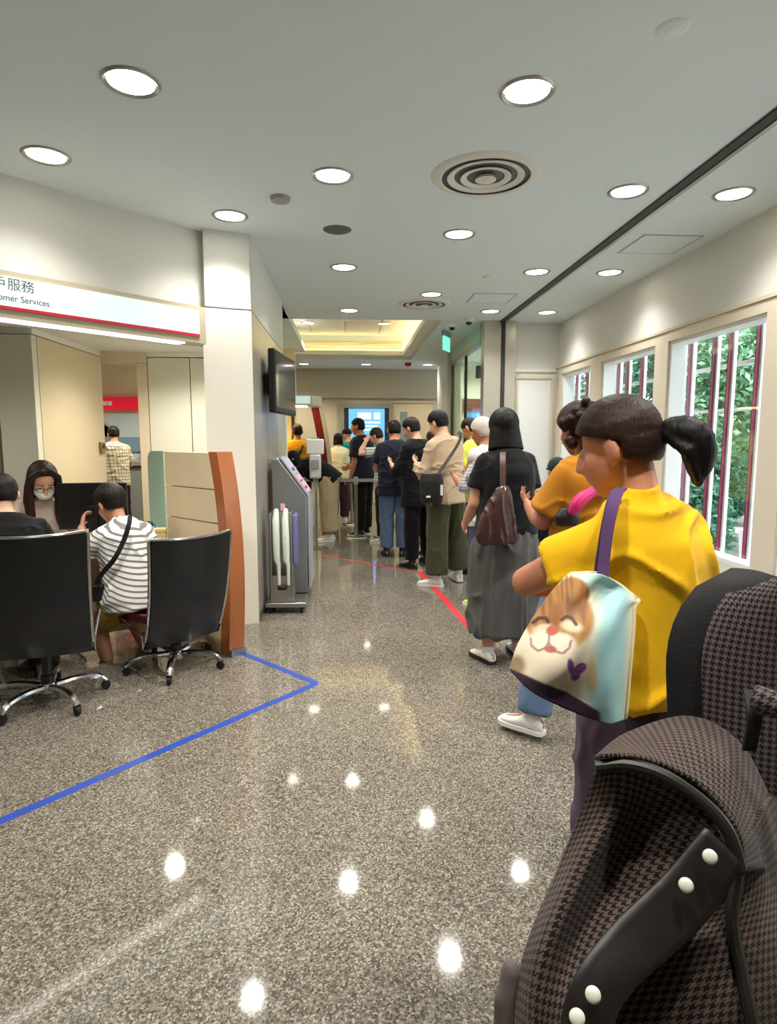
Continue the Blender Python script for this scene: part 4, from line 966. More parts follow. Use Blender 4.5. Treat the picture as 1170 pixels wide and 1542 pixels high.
    def shoes(s, m, sole='sole_white', kind='shoe'):
        k = s.k
        for sd in 'LR':
            a, b, c, toe = s.L[sd]; fd = V((math.sin(R(toe)), math.cos(R(toe)), 0)); sx = V((fd.y, -fd.x, 0)); g = V((c.x, c.y, c.z - .085 * k))
            up = V((0, 0, 1)); S = []
            for y, w_, zt in ((-.062, .024, .058), (-.045, .035, .078), (0, .038, .088), (.04, .041, .082), (.09, .046, .062), (.14, .046, .048), (.175, .036, .040), (.192, .018, .032)):
                zb = .016; S.append((g + fd * y * k + up * (zb + zt) / 2 * k, sx * w_ * k, up * (zt - zb) / 2 * k))
            o = fuse([loft(S, 16, 2.6), limb([c + up * -.005, c + up * .02 * k], [.042 * k, .042 * k], 12)] if kind != 'low' else [loft(S, 16, 2.6)], kind if kind != 'low' else 'shoe', m, s.root, .007, 3)
            poly = []
            for y, w_ in ((-.066, .022), (-.05, .036), (0, .040), (.05, .044), (.10, .050), (.145, .050), (.18, .040), (.198, .018)): poly.append((w_ * k, y * k))
            poly = poly + [(-x, y) for x, y in reversed(poly)]
            mt = Matrix(((sx.x, fd.x, 0, g.x), (sx.y, fd.y, 0, g.y), (0, 0, 1, g.z), (0, 0, 0, 1)))
            MB().extr(poly, mt, .022 * k).build('sole', sole, o, smooth=30)
    def skirt(s, m, hem_z, r0=.0, flare=.03, wr=.006, waist=.10, depth=.0):
        k = s.k; secs = []; n = 12
        p0, fr = s.at(waist); p1 = V(((s.L['L'][1].x + s.L['R'][1].x) / 2, (s.L['L'][1].y + s.L['R'][1].y) / 2 - .02, hem_z))
        for i in range(n + 1):
            u = i / n; p = p0.lerp(p1, u)
            w_ = (.135 + (.185 - .135) * min(1, u * 3.2) + flare * u) * k * s.fat; d_ = (.112 + (.15 - .112) * min(1, u * 3.2) + (flare + depth) * u) * k * s.fat
            secs.append((p, V((w_, 0, 0)), V((0, d_, 0))))
        return fuse([loft(secs, 28, 2.1)], 'skirt', m, s.root, .011, 3, wr=wr, wscale=(10, 10, 2.2))
    # ---- hair styles in head space
    def cap(s, g=.010, line=((0, .070, .066), (0, -.055, -.070)), vol=(1, 1, 1)):
        q = s.hk; pc = ell(s.hp(0, -.016, .034), [(.076 + g) * q * vol[0], (.092 + g) * q * vol[1], (.086 + g) * q * vol[2]], s.HR, 24, 16)
        a = V(line[0]); b = V(line[1]); d = (a - b).normalized(); nrm = V((0, d.z, -d.y))
        if nrm.y < 0: nrm = -nrm
        return cut(pc, [(s.hp(*line[0]), s.HR @ nrm)])
    def hair_short(s, m, g=.011, side=True, wr=.003, line=((0, .074, .064), (0, -.080, -.062)), vol=(1, 1, 1)):
        P = [s.cap(g, line, vol)]; q = s.hk
        P.append(cut(ell(s.hp(0, -.040, .0), [.081 * q, .074 * q, .082 * q], s.HR, 20, 14), [(s.hp(0, -.022, 0), s.HR @ V((0, 1, .1))), (s.hp(0, -.08, -.062), s.HR @ V((0, .25, -1)))]))
        return fuse(P, 'hair', m, s.root, .007, 3, wr=wr, wscale=(60, 60, 25))
    def hair_bob(s, m, low=-.13, wr=.0025, w_=.098, front=.03, tip=.0, g=.016):
        q = s.hk; P = [s.cap(g, ((0, .078, .072), (0, -.02, -.05)))]
        zz = [.05, .0, -.05, low * .75, low]
        secs = [(s.hp(0, -.022, z), s.HR @ V(((.090 + (w_ - .090) * i / 4) * q, 0, 0)), s.HR @ V((0, (.100 - .006 * i) * q, 0))) for i, z in enumerate(zz)][::-1]
        P.append(cut(loft(secs, 28, 2.1), [(s.hp(0, front, 0), s.HR @ V((0, 1, .0)))]))
        return fuse(P, 'hair', m, s.root, .007, 4, wr=wr, wscale=(55, 55, 6))
for nm, c in (('skin_a', (206, 150, 118)), ('skin_b', (190, 128, 96)), ('skin_c', (214, 164, 134)), ('skin_d', (168, 108, 78))): skin_mat(nm, c)
for nm, c in (('hair_black', (16, 13, 13)), ('hair_brown', (44, 26, 20)), ('hair_grey', (196, 188, 174)), ('hair_soft', (28, 20, 18))): hair_mat(nm, c)
mat('eye_white', (226, 222, 216), .2); mat('eye_dark', (20, 14, 12), .15); mat('sole_white', (226, 224, 218), .6); mat('sole_dark', (26, 26, 26), .7)
for nm, c in (('tee_yellow', (240, 186, 24)), ('tee_mustard', (188, 124, 34)), ('tee_black', (17, 17, 19)), ('tee_navy', (28, 30, 46)), ('tee_teal', (24, 146, 140)), ('tee_white', (226, 220, 200)), ('sweat_tan', (184, 160, 132)), ('polo_lime', (206, 220, 92)), ('vest_stone', (206, 200, 192)),
              ('skirt_grey', (84, 82, 80)), ('olive', (64, 66, 46)), ('plum', (84, 68, 82)), ('khaki', (166, 152, 122)), ('jeans', (92, 112, 140)), ('denim_dark', (62, 70, 88)), ('trouser_black', (16, 16, 18)), ('shorts_tan', (160, 126, 66)), ('purple', (60, 34, 58)), ('shirt_blush', (216, 196, 184)), ('tee_saffron', (232, 160, 20)),
              ('cap_green', (26, 44, 42)), ('cap_white', (214, 216, 218)), ('strap_purple', (86, 58, 98)), ('maroon', (106, 26, 42)), ('canvas_cream', (240, 226, 170))): cloth(nm, c)
for nm, c in (('shoe_white', (228, 226, 222)), ('shoe_black', (18, 18, 19)), ('shoe_lime', (196, 226, 40)), ('shoe_mix', (176, 140, 124))): mat(nm, c, .55, var=(30, .12))
mat('leather_brown', (62, 32, 28), .42, var=(12, .15), bump=(40, .15)); mat('leather_dark', (38, 32, 30), .5, var=(12, .1), bump=(60, .1)); mat('bag_black', (18, 18, 20), .5)
def plaid(name, base, line, per, rot=(0, 0, 0), wline=.22, line2=None):
    m = bpy.data.materials.new(name); m.use_nodes = True; M[name] = m; t = m.node_tree; b = t.nodes['Principled BSDF']; b.inputs['Roughness'].default_value = .85
    v, x, y, z = coords(t, 'Object', rot)
    h_ = math_(t, 'LESS_THAN', math_(t, 'FRACT', math_(t, 'DIVIDE', z, per)), wline)
    xy = math_(t, 'ADD', x, math_(t, 'MULTIPLY', y, .9)); vv = math_(t, 'LESS_THAN', math_(t, 'FRACT', math_(t, 'DIVIDE', xy, per)), wline)
    c = mixc(t, math_(t, 'MULTIPLY', h_, .75), lin(base), lin(line)); c = mixc(t, math_(t, 'MULTIPLY', vv, .75), c, lin(line2 or line)); t.links.new(c, b.inputs['Base Color'])
def stripes(name, base, line, per, rot=(0, 0, 0), wl=.35):
    m = bpy.data.materials.new(name); m.use_nodes = True; M[name] = m; t = m.node_tree; b = t.nodes['Principled BSDF']; b.inputs['Roughness'].default_value = .85
    v, x, y, z = coords(t, 'Object', rot); s_ = math_(t, 'LESS_THAN', math_(t, 'FRACT', math_(t, 'DIVIDE', z, per)), wl); t.links.new(mixc(t, s_, lin(base), lin(line)), b.inputs['Base Color'])
plaid('plaid_olive', (206, 200, 180), (92, 86, 70), .05); plaid('plaid_plum', (206, 202, 206), (96, 82, 96), .028); plaid('plaid_grey', (190, 190, 190), (70, 70, 76), .04)
stripes('striped_knit', (228, 226, 220), (120, 116, 110), .030, (R(-22), 0, R(0)))
PH = {'palm': (0, -.4, 1), 'curl': 45}
def phone_arms(up=.35, z=0.0):     # both forearms raised in front, hands together as when looking at a phone
    return {'L': ((-.30, up, -1), (.45, 1, .35 + z), {'palm': (.6, -.4, .6), 'curl': 40}), 'R': ((.30, up, -1), (-.45, 1, .35 + z), {'palm': (-.6, -.4, .6), 'curl': 40})}
# --- 1 woman in yellow, nearest in the queue
p = Person('woman in yellow t-shirt and plum trousers, dark ponytail, nearest in the queue', (.735, 1.44), 34, 1.565, True, 1.06, (2, 7), voxel=.008, skin='skin_b', head=(16, 18, 0), hs=1.05,
           arms={'L': ((-.22, .80, -.50), (.95, .22, .10), {'palm': (.3, -.9, .2), 'curl': 30}), 'R': ((.25, .55, -.78), (-.92, .40, .14), {'palm': (-.3, -.9, .2), 'curl': 30})}, neckfwd=.03)
yw = p; p.body()
p.shirt('tee_yellow', .60, .0, .020, .95, .06, .0075, voxel=.008, sr=(.075, .083), top=.475)
p.pants('plum', 1.95, (.118, .112, .10, .098, .096), hip=.014); p.shoes('shoe_white')
q = p.hk
P = [p.cap(.020, ((0, .066, .058), (0, -.088, -.012))), cut(ell(p.hp(0, -.035, .005), [.092 * q, .090 * q, .088 * q], p.HR, 22, 14), [(p.hp(0, -.040, 0), p.HR @ V((0, 1, .25))), (p.hp(0, -.07, -.05), p.HR @ V((0, .35, -1)))])]
fuse(P, 'hair', 'hair_brown', p.root, .006, 3, wr=.0022, wscale=(14, 14, 60))
tail = smoothpath([p.hp(0, -.105, .0), p.hp(.005, -.145, .0), p.hp(.01, -.185, -.030), p.hp(.01, -.18, -.085), p.hp(.0, -.165, -.135)], 12)
P = [limb(tail, [.014, .024, .034, .040, .042, .042, .041, .040, .036, .030, .022, .012], 14), limb([p.hp(.0, -.13, .02), p.hp(.02, -.19, .012), p.hp(.03, -.205, -.03)], [.012, .014, .007], 8), limb([p.hp(-.02, -.13, .0), p.hp(-.03, -.17, -.06), p.hp(-.02, -.17, -.13)], [.012, .016, .006], 8)]
fuse(P, 'ponytail', 'hair_black', p.root, .006, 2, wr=.004, wscale=(50, 50, 14))
MB().lathe([(.018, -.008), (.024, -.004), (.024, .004), (.018, .008)], seg=14, mtx=Matrix.Translation(p.hp(0, -.115, .0)) @ p.HR.to_4x4() @ Matrix.Rotation(PI / 2, 4, 'X')).build('hair_tie', 'bag_black', p.root)

# --- 2 woman in mustard shirt, curly hair
p = Person('woman in mustard t-shirt and jeans with curly dark hair beside the yellow woman', (1.19, 2.96), 24, 1.64, True, 1.12, (2, 8), voxel=.010, skin='skin_d', head=(0, 20, 0), arms=phone_arms(), hs=1.06, legs={'L': ((-.36, .10, -1), (-.22, -.02, -1), -20), 'R': ((.06, .0, -1), (0, -.02, -1), 10)})
p.body(); p.shirt('tee_mustard', .75, -.10, .02, .9, .04, .005, sr=(.075, .082)); p.pants('jeans'); p.shoes('shoe_white')
fuse([p.cap(.022, ((0, .07, .066), (0, -.07, -.07)))] + [ell(p.hp(random.uniform(-.09, .09), random.uniform(-.12, .0), random.uniform(-.12, .10)), [random.uniform(.024, .036)] * 3, None, 10, 7) for _ in range(46)], 'hair', 'hair_brown', p.root, .007, 1, wr=.003, wscale=(45, 45, 45))
# --- 3 woman in black tee and grey skirt
p = Person('woman with straight black bob, black t-shirt and long grey skirt', (1.03, 3.98), 6, 1.66, True, 1.12, (1, 5), voxel=.010, skin='skin_a', head=(0, 14, 0),
           arms={'L': ((-.22, .05, -1), (.0, .75, -.55), None), 'R': ((.22, .2, -1), (-.4, 1, .1), None)}, legs={'L': ((-.06, -.04, -1), (-.03, -.10, -1), -16), 'R': ((.05, .08, -1), (.02, -.02, -1), 8)})
p.body(); p.shirt('tee_black', .62, -.06, .018, .9, .03, .003, sr=(.074, .080)); p.skirt('skirt_grey', .20, flare=.035, wr=.010); p.shoes('shoe_white', 'sole_dark'); p.hair_bob('hair_black', -.150, w_=.126, g=.026)
MB().add(*limb(smoothpath([p.at(.495)[0] + V((-.058, -.01, .012)), p.at(.495)[0] + V((-.03, -.062, .02)), p.at(.495)[0] + V((.03, -.062, .02)), p.at(.495)[0] + V((.058, -.01, .012))], 12), [.003] * 12, 6)).build('necklace', 'cream_trim', p.root)
sk = p
# --- 4 child in a cap
p = Person('child in dark green cap between the black bob woman and the mustard woman', (1.53, 4.42), 0, 1.33, False, .95, (1, 3), skin='skin_c', head=(0, 5, 0))
p.body(); p.shirt('tee_black', .6); p.pants('trouser_black'); p.shoes('shoe_black', 'sole_dark')
fuse([p.cap(.016, ((0, .09, .030), (0, -.09, -.005)))], 'cap', 'cap_green', p.root, .007, 2); MB().add(*loft([(p.hp(0, .07, .030), p.HR @ V((.062, 0, 0)), p.HR @ V((0, 0, .006))), (p.hp(0, .14, .022), p.HR @ V((.045, 0, 0)), p.HR @ V((0, 0, .004)))], 16)).build('cap_brim', 'cap_green', p.root)
# --- 5 white haired man
p = Person('white haired man in stone vest over plaid shirt, denim shorts and lime shoes', (1.24, 5.30), 34, 1.66, False, 1.05, (3, 12), skin='skin_d', head=(10, 18, 0), arms=phone_arms(.25))
p.body(); p.shirt('plaid_plum', 1.02, .1, .012, .5, 0, .004, name='shirt', sr=(.066, .060)); p.shirt('vest_stone', 0, -.20, .030, 1.0, .06, .006, name='vest'); p.pants('denim_dark', .92, (.125, .122, .12, .12, .12)); p.shoes('shoe_lime'); p.hair_short('hair_grey', .016)
# --- 6 man in lime polo
p = Person('man in lime yellow polo shirt and black trousers looking down', (1.42, 6.62), 42, 1.72, False, 1.0, (3, 10), skin='skin_b', head=(8, 34, 0), arms=phone_arms(.3))
p.body(); p.shirt('polo_lime', .72, -.16, .022, 1, .04, .004, sr=(.076, .088)); p.pants('trouser_black'); p.shoes('shoe_black', 'sole_dark'); p.hair_short('hair_soft', .006)
fuse([loft([(p.at(.49)[0], V((.075, 0, 0)), V((0, .072, 0))), (p.at(.53)[0] + V((0, 0, .01)), V((.064, 0, 0)), V((0, .064, 0)))], 20)], 'collar', 'polo_lime', p.root, .008, 2)
# --- 7 man in tan top
p = Person('man in tan long-sleeved top and olive trousers with white trainers', (.97, 6.12), 34, 1.76, False, .95, (2, 8), skin='skin_c', head=(14, 26, 0), arms=phone_arms(.15, .1), legs={'L': ((-.04, .0, -1), (-.02, -.02, -1), -30), 'R': ((.22, .06, -1), (.04, -.04, -1), 26)})
p.body(); p.shirt('sweat_tan', 1.7, -.14, .024, .9, .04, .007, sr=(.078, .060)); p.pants('olive', 1.90, (.120, .116, .108, .110, .112), hip=.016); p.shoes('shoe_white'); p.hair_short('hair_black', .015)
tm = p
# --- 8 man all in black
p = Person('man dressed all in black in the middle of the queue', (.80, 7.02), 38, 1.72, False, .97, (2, 9), skin='skin_c', head=(16, 26, 0), arms=phone_arms(.25), legs={'L': ((-.08, -.03, -1), (-.02, -.05, -1), 0), 'R': ((.16, .10, -1), (.10, -.02, -1), 20)})
p.body(); p.shirt('tee_black', 1.2, -.24, .03, 1, .06, .005, sr=(.080, .070)); p.pants('trouser_black'); p.shoes('shoe_black', 'sole_dark'); p.hair_short('hair_soft', .015)
# --- 9 person hidden between
p = Person('brown haired person mostly hidden between the man in black and the tan top man', (1.10, 7.75), 20, 1.58, True, 1.0, (2, 6), skin='skin_a', head=(0, 20, 0))
p.body(); p.shirt('maroon', .6); p.pants('trouser_black'); p.shoes('shoe_black', 'sole_dark'); p.hair_bob('hair_brown', -.10)
# --- 10 man in dark navy top and jeans
p = Person('man in dark navy t-shirt and blue jeans with maroon jacket over his arm', (.57, 7.68), -4, 1.70, False, 1.02, (1, 6), skin='skin_b', head=(4, 18, 0), arms={'L': ((-.3, .15, -1), (.3, 1, .1), None), 'R': ((.25, .25, -1), (-.5, 1, 0), None)})
p.body(); p.shirt('tee_navy', .68, -.17, .026, 1, .05, .004, sr=(.078, .088)); p.pants('jeans', 1.93, (.10, .095, .085, .08, .078)); p.shoes('shoe_black', 'sole_dark'); p.hair_short('hair_black', .010)
fuse([loft([(V((.20, .10, 1.08)), V((.05, 0, 0)), V((0, .13, 0))), (V((.20, .08, .9)), V((.055, 0, 0)), V((0, .14, 0))), (V((.20, .06, .64)), V((.05, 0, 0)), V((0, .12, 0)))], 18)], 'carried_jacket', 'maroon', p.root, .01, 3, wr=.006)
# --- 11 person with a hand on the head
p = Person('person in plaid shirt holding a hand to the head beyond the navy shirts', (.52, 8.72), 60, 1.64, True, 1.0, (2, 16), skin='skin_c', head=(0, 28, 0), arms={'L': ((-.6, .7, -.1), (.75, -.05, .75), {'curl': 40}), 'R': ((.5, .7, -.15), (-.35, -.25, 1), {'curl': 40, 'palm': (0, -1, .2)})})
p.body(); p.shirt('plaid_grey', .7, -.15, .02, .9); p.pants('trouser_black'); p.shoes('shoe_white'); p.hair_short('hair_brown', .013)
# --- 12 man in navy tee holding the post
p = Person('man in navy t-shirt and black trousers resting a hand on the barrier post', (.22, 9.42), 62, 1.78, False, 1.06, (1, 7), skin='skin_b', head=(10, 12, 0), arms={'L': ((-.20, .02, -1), (.05, .30, -1), {'curl': 55, 'palm': (.2, .1, -1), 'dir': (0, 1, -.6)}), 'R': ((.22, .1, -1), (-.3, .8, -.3), None)})
p.body(eyes=True); p.shirt('tee_navy', .74, -.17, .024, 1, .04, .004, sr=(.080, .090)); p.pants('trouser_black'); p.shoes('shoe_black'); p.hair_short('hair_black', .010)
# --- 13 teal shirt person with cap
p = Person('person in teal t-shirt and white-fronted dark cap by the far screen', (.03, 11.7), 40, 1.66, False, 1.0, (2, 8), skin='skin_c', head=(10, 14, 0))
p.body(); p.shirt('tee_teal', .66, -.14); p.pants('trouser_black'); p.shoes('shoe_white'); fuse([p.cap(.015, ((0, .09, .030), (0, -.09, -.005)))], 'cap', 'tee_navy', p.root, .008, 2)
MB().add(*loft([(p.hp(0, .07, .030), p.HR @ V((.062, 0, 0)), p.HR @ V((0, 0, .006))), (p.hp(0, .14, .022), p.HR @ V((.045, 0, 0)), p.HR @ V((0, 0, .004)))], 16)).build('cap_brim', 'cap_white', p.root)
# --- 14 short person in white
p = Person('short person with black bob, white t-shirt and purple trousers past the barrier', (-.17, 10.9), 8, 1.56, True, 1.08, (1, 6), skin='skin_a', head=(0, 10, 0))
p.body(); p.shirt('tee_white', .7, -.12, .024, 1, .05); p.pants('purple'); p.shoes('shoe_white'); p.hair_bob('hair_black', -.10, w_=.10)
# --- 15 person bending over
p = Person('person in black top and khaki trousers bending forward behind the sanitiser stand', (-.28, 8.95), 84, 1.62, True, 1.1, (50, 84), skin='skin_a', head=(0, 30, 0), arms={'L': ((-.2, .7, -.7), (.1, 1, .1), None), 'R': ((.2, .7, -.7), (-.1, 1, .1), None)})
p.body(); p.shirt('tee_black', 1.5, -.10, .028, 1, .03, .005, sr=(.078, .06)); p.pants('khaki', 1.82, (.135, .128, .115, .11, .108), hip=.02); p.shoes('shoe_white'); p.hair_bob('hair_black', -.12)
# --- 16 man in saffron shirt at the teller
p = Person('man in orange-yellow shirt with a dark strap standing at the far teller', (-.80, 9.85), 4, 1.70, False, 1.05, (1, 4), skin='skin_b', head=(8, 4, 0))
p.body(); p.shirt('tee_saffron', .7, -.14, .022, 1, .04); p.pants('trouser_black'); p.shoes('shoe_black', 'sole_dark'); p.hair_short('hair_soft', .008)
MB().add(*limb(smoothpath([V((.10, -.03, 1.45)), V((.06, -.155, 1.30)), V((-.06, -.165, 1.10)), V((-.16, -.12, .95))], 12), [.02] * 12, 8, True, .25, (0, 1, 0))).build('strap', 'bag_black', p.root)
# --- 20 man in the back hall
p = Person('man in olive and white plaid shirt at the machine in the back hall', (-3.55, 9.7), 20, 1.66, False, 1.0, (2, 5), skin='skin_b', head=(14, 18, 0), arms={'L': ((-.3, .35, -1), (.2, 1, .1), None), 'R': ((.25, .3, -1), (-.2, 1, .2), None)})
p.body(); p.shirt('plaid_olive', .7, -.16, .022, 1, .04); p.pants('trouser_black'); p.shoes('shoe_black', 'sole_dark'); p.hair_short('hair_black', .012)

# --- seated people at the service desk
sit = lambda spread=.12: {'L': ((-spread, 1, -.06), (-.05, -.05, -1), -8), 'R': ((spread, 1, -.06), (.05, -.05, -1), 8)}
p = Person('woman with bowl-cut dark hair in striped knit top and tan shorts, seated at the desk', (-1.40, 4.08), 50, 1.56, True, 1.16, (8, 36), pelvis=.50, voxel=.008, skin='skin_a', head=(6, 30, 0), hs=1.14,
           arms={'L': ((-.45, .75, -.75), (.35, .30, .95), {'curl': 45, 'palm': (.6, -.2, .1)}), 'R': ((.35, .8, -.7), (-.3, 1, .0), None)}, legs={'L': ((-.10, .86, -.50), (.05, -.40, -1), -6), 'R': ((.16, .84, -.50), (.05, -.62, -1), 18)})
p.body(eyes=True); p.shirt('striped_knit', .75, -.13, .026, 1, .10, .005, voxel=.008, sr=(.078, .085)); p.pants('shorts_tan', .88, (.128, .122, .115, .11, .11), hip=.018); p.shoes('shoe_black', 'sole_dark', 'low')
p.hair_short('hair_soft', .020, line=((0, .085, .02), (0, -.09, -.055)))
st = p
p = Person('man in black shirt seated in the chair at the left edge', (-1.99, 3.66), 26, 1.72, False, 1.12, (10, 26), pelvis=.53, voxel=.010, skin='skin_c', head=(6, 24, 0), arms={'L': ((-.35, .35, -1), (.4, .8, .0), None), 'R': ((.35, .35, -1), (-.4, .8, .0), None)}, legs={'L': ((-.16, 1, -.12), (-.05, -.1, -1), -8), 'R': ((.16, .95, -.30), (.0, -.75, -1), 8)})
p.body(); p.shirt('tee_black', .9, -.13, .026, 1, .05, .004, sr=(.082, .085)); p.pants('trouser_black'); p.shoes('shoe_mix', 'sole_white'); p.hair_short('hair_soft', .012)
p = Person('clerk with long dark hair, glasses and white face mask behind the desk', (-2.28, 4.74), 205, 1.62, True, .95, (8, 26), pelvis=.61, voxel=.008, skin='skin_c', head=(12, 36, 0), hs=1.12, arms={'L': ((-.30, .62, -.80), (.25, 1, -.25), None), 'R': ((.35, .6, -.8), (-.3, 1, -.15), None)}, legs=sit())
p.body(eyes=True); p.shirt('shirt_blush', .5, -.12, .016, .6, .02, .004, sr=(.066, .07)); p.pants('trouser_black'); p.shoes('shoe_black', 'sole_dark')
q = p.hk
P = [p.cap(.016, ((0, .060, .088), (0, -.03, -.06)))]
P.append(cut(loft([(p.hp(0, -.022, z), p.HR @ V((w_ * q, 0, 0)), p.HR @ V((0, .098 * q, 0))) for z, w_ in ((-.24, .085), (-.16, .100), (-.08, .100), (0, .094), (.05, .090))], 28, 2.1), [(p.hp(0, .022, 0), p.HR @ V((0, 1, 0)))]))
for sx in (-1, 1):
    e0 = p.hp(sx * .090, .030, -.02)
    P.append(limb([p.hp(sx * .030, .050, .118), p.hp(sx * .080, .040, .060), e0, e0 + V((sx * .004, .005, -.10)), e0 + V((-sx * .004, .012, -.20)), e0 + V((-sx * .012, .01, -.28))], [.018, .022, .028, .036, .032, .012], 10))
fuse(P, 'hair', 'hair_brown', p.root, .007, 3, wr=.003, wscale=(50, 50, 6))
P = cut(ell(p.hp(0, .030, -.050), [.066 * q, .088 * q, .056 * q], p.HR, 24, 16), [(p.hp(0, .035, 0), p.HR @ V((0, -1, 0)))]); fuse([P], 'face_mask', 'white_plastic', p.root, .006, 3)
for sx in (-1, 1):
    MB().tube([p.hp(sx * .033 + .026 * math.cos(a), .100, .004 + .019 * math.sin(a)) for a in [i * 2 * PI / 16 for i in range(17)]], .0018, 6).build('glasses_rim', 'bag_black', p.root)
    MB().tube([p.hp(sx * .059, .100, .008), p.hp(sx * .078, .06, .008), p.hp(sx * .080, -.01, .004)], .0017, 6).build('glasses_arm', 'bag_black', p.root)
MB().tube([p.hp(-.008, .101, .008), p.hp(.008, .101, .008)], .0018, 6).build('glasses_bridge', 'bag_black', p.root)
# ================================================================== BAGS
def patch(rows, nu, nv):
    """smooth surface through control rows (each a list of points); returns grid [v][u]"""
    rr = [smoothpath(r, nu) for r in rows]; cols = [smoothpath([r[i] for r in rr], nv) for i in range(nu)]
    return [[cols[i][j] for i in range(nu)] for j in range(nv)]
def grid_obj(name, g, m, parent, thick=0.0, uvs=None, cols=None, nrm_to=None, smooth=True):
    nv, nu = len(g), len(g[0]); vs_ = [p for r in g for p in r]; fs = [(j * nu + i, j * nu + i + 1, (j + 1) * nu + i + 1, (j + 1) * nu + i) for j in range(nv - 1) for i in range(nu - 1)]
    me = bpy.data.meshes.new(name); me.from_pydata([tuple(v - parent.location) for v in vs_], [], fs); me.update()
    # arc-length uv in metres
    uvl = me.uv_layers.new(name='UVMap'); lu = [[0.0] * nu for _ in range(nv)]; lv = [[0.0] * nu for _ in range(nv)]
    for j in range(nv):
        for i in range(1, nu): lu[j][i] = lu[j][i - 1] + (g[j][i] - g[j][i - 1]).length
    for i in range(nu):
        for j in range(1, nv): lv[j][i] = lv[j - 1][i] + (g[j][i] - g[j - 1][i]).length
    mu = [sum(lu[j][i] for j in range(nv)) / nv for i in range(nu)]; mv = [sum(lv[j][i] for i in range(nu)) / nu for j in range(nv)]
    for l in me.loops: k = l.vertex_index; uvl.data[l.index].uv = (mu[k % nu], mv[k // nu])
    if cols:
        at_ = me.color_attributes.new('print', 'FLOAT_COLOR', 'POINT')
        for k, c in enumerate(cols): at_.data[k].color = c
    me.materials.append(M[m] if isinstance(m, str) else m); me.shade_smooth()
    o = bpy.data.objects.new(name, me); COL.objects.link(o); o.parent = parent
    if thick: s_ = o.modifiers.new('thick', 'SOLIDIFY'); s_.thickness = thick; s_.offset = 0
    return o
def ribbon(name, pts, w_, th, m, parent, side, n=24):
    pts = smoothpath(pts, n); b = MB(); v, f = [], []
    for i, p in enumerate(pts):
        t = (pts[min(i + 1, n - 1)] - pts[max(i - 1, 0)]).normalized(); sd = (V(side) - t * V(side).dot(t)).normalized(); nn = t.cross(sd); q = p - parent.location
        v += [q - sd * w_ / 2 - nn * th / 2, q + sd * w_ / 2 - nn * th / 2, q + sd * w_ / 2 + nn * th / 2, q - sd * w_ / 2 + nn * th / 2]
    for i in range(n - 1):
        for k in range(4): f.append((i * 4 + k, i * 4 + (k + 1) % 4, i * 4 + 4 + (k + 1) % 4, i * 4 + 4 + k))
    f += [(3, 2, 1, 0), tuple(n * 4 - 4 + k for k in range(4))]
    return b.add(v, f).build(name, m, parent, smooth=40)
# --- tote with a printed cat
def mixl(a, b, t): t = max(0, min(1, t)); return tuple(x + (y - x) * t for x, y in zip(a, b))
def sstep(a, b, x): t = max(0, min(1, (x - a) / (b - a))); return t * t * (3 - 2 * t)
def in_ell(x, y, cx, cy, rx, ry, rot=0.0, soft=.15):
    c, s_ = math.cos(R(rot)), math.sin(R(rot)); dx, dy = x - cx, y - cy; u = (dx * c + dy * s_) / rx; v = (-dx * s_ + dy * c) / ry
    return 1 - sstep(1 - soft, 1 + soft, math.hypot(u, v))
def seg_d(x, y, pts):
    best = 1e9
    for (ax, ay), (bx, by) in zip(pts[:-1], pts[1:]):
        t = max(0, min(1, ((x - ax) * (bx - ax) + (y - ay) * (by - ay)) / ((bx - ax) ** 2 + (by - ay) ** 2 + 1e-9))); best = min(best, math.hypot(x - ax - t * (bx - ax), y - ay - t * (by - ay)))
    return best
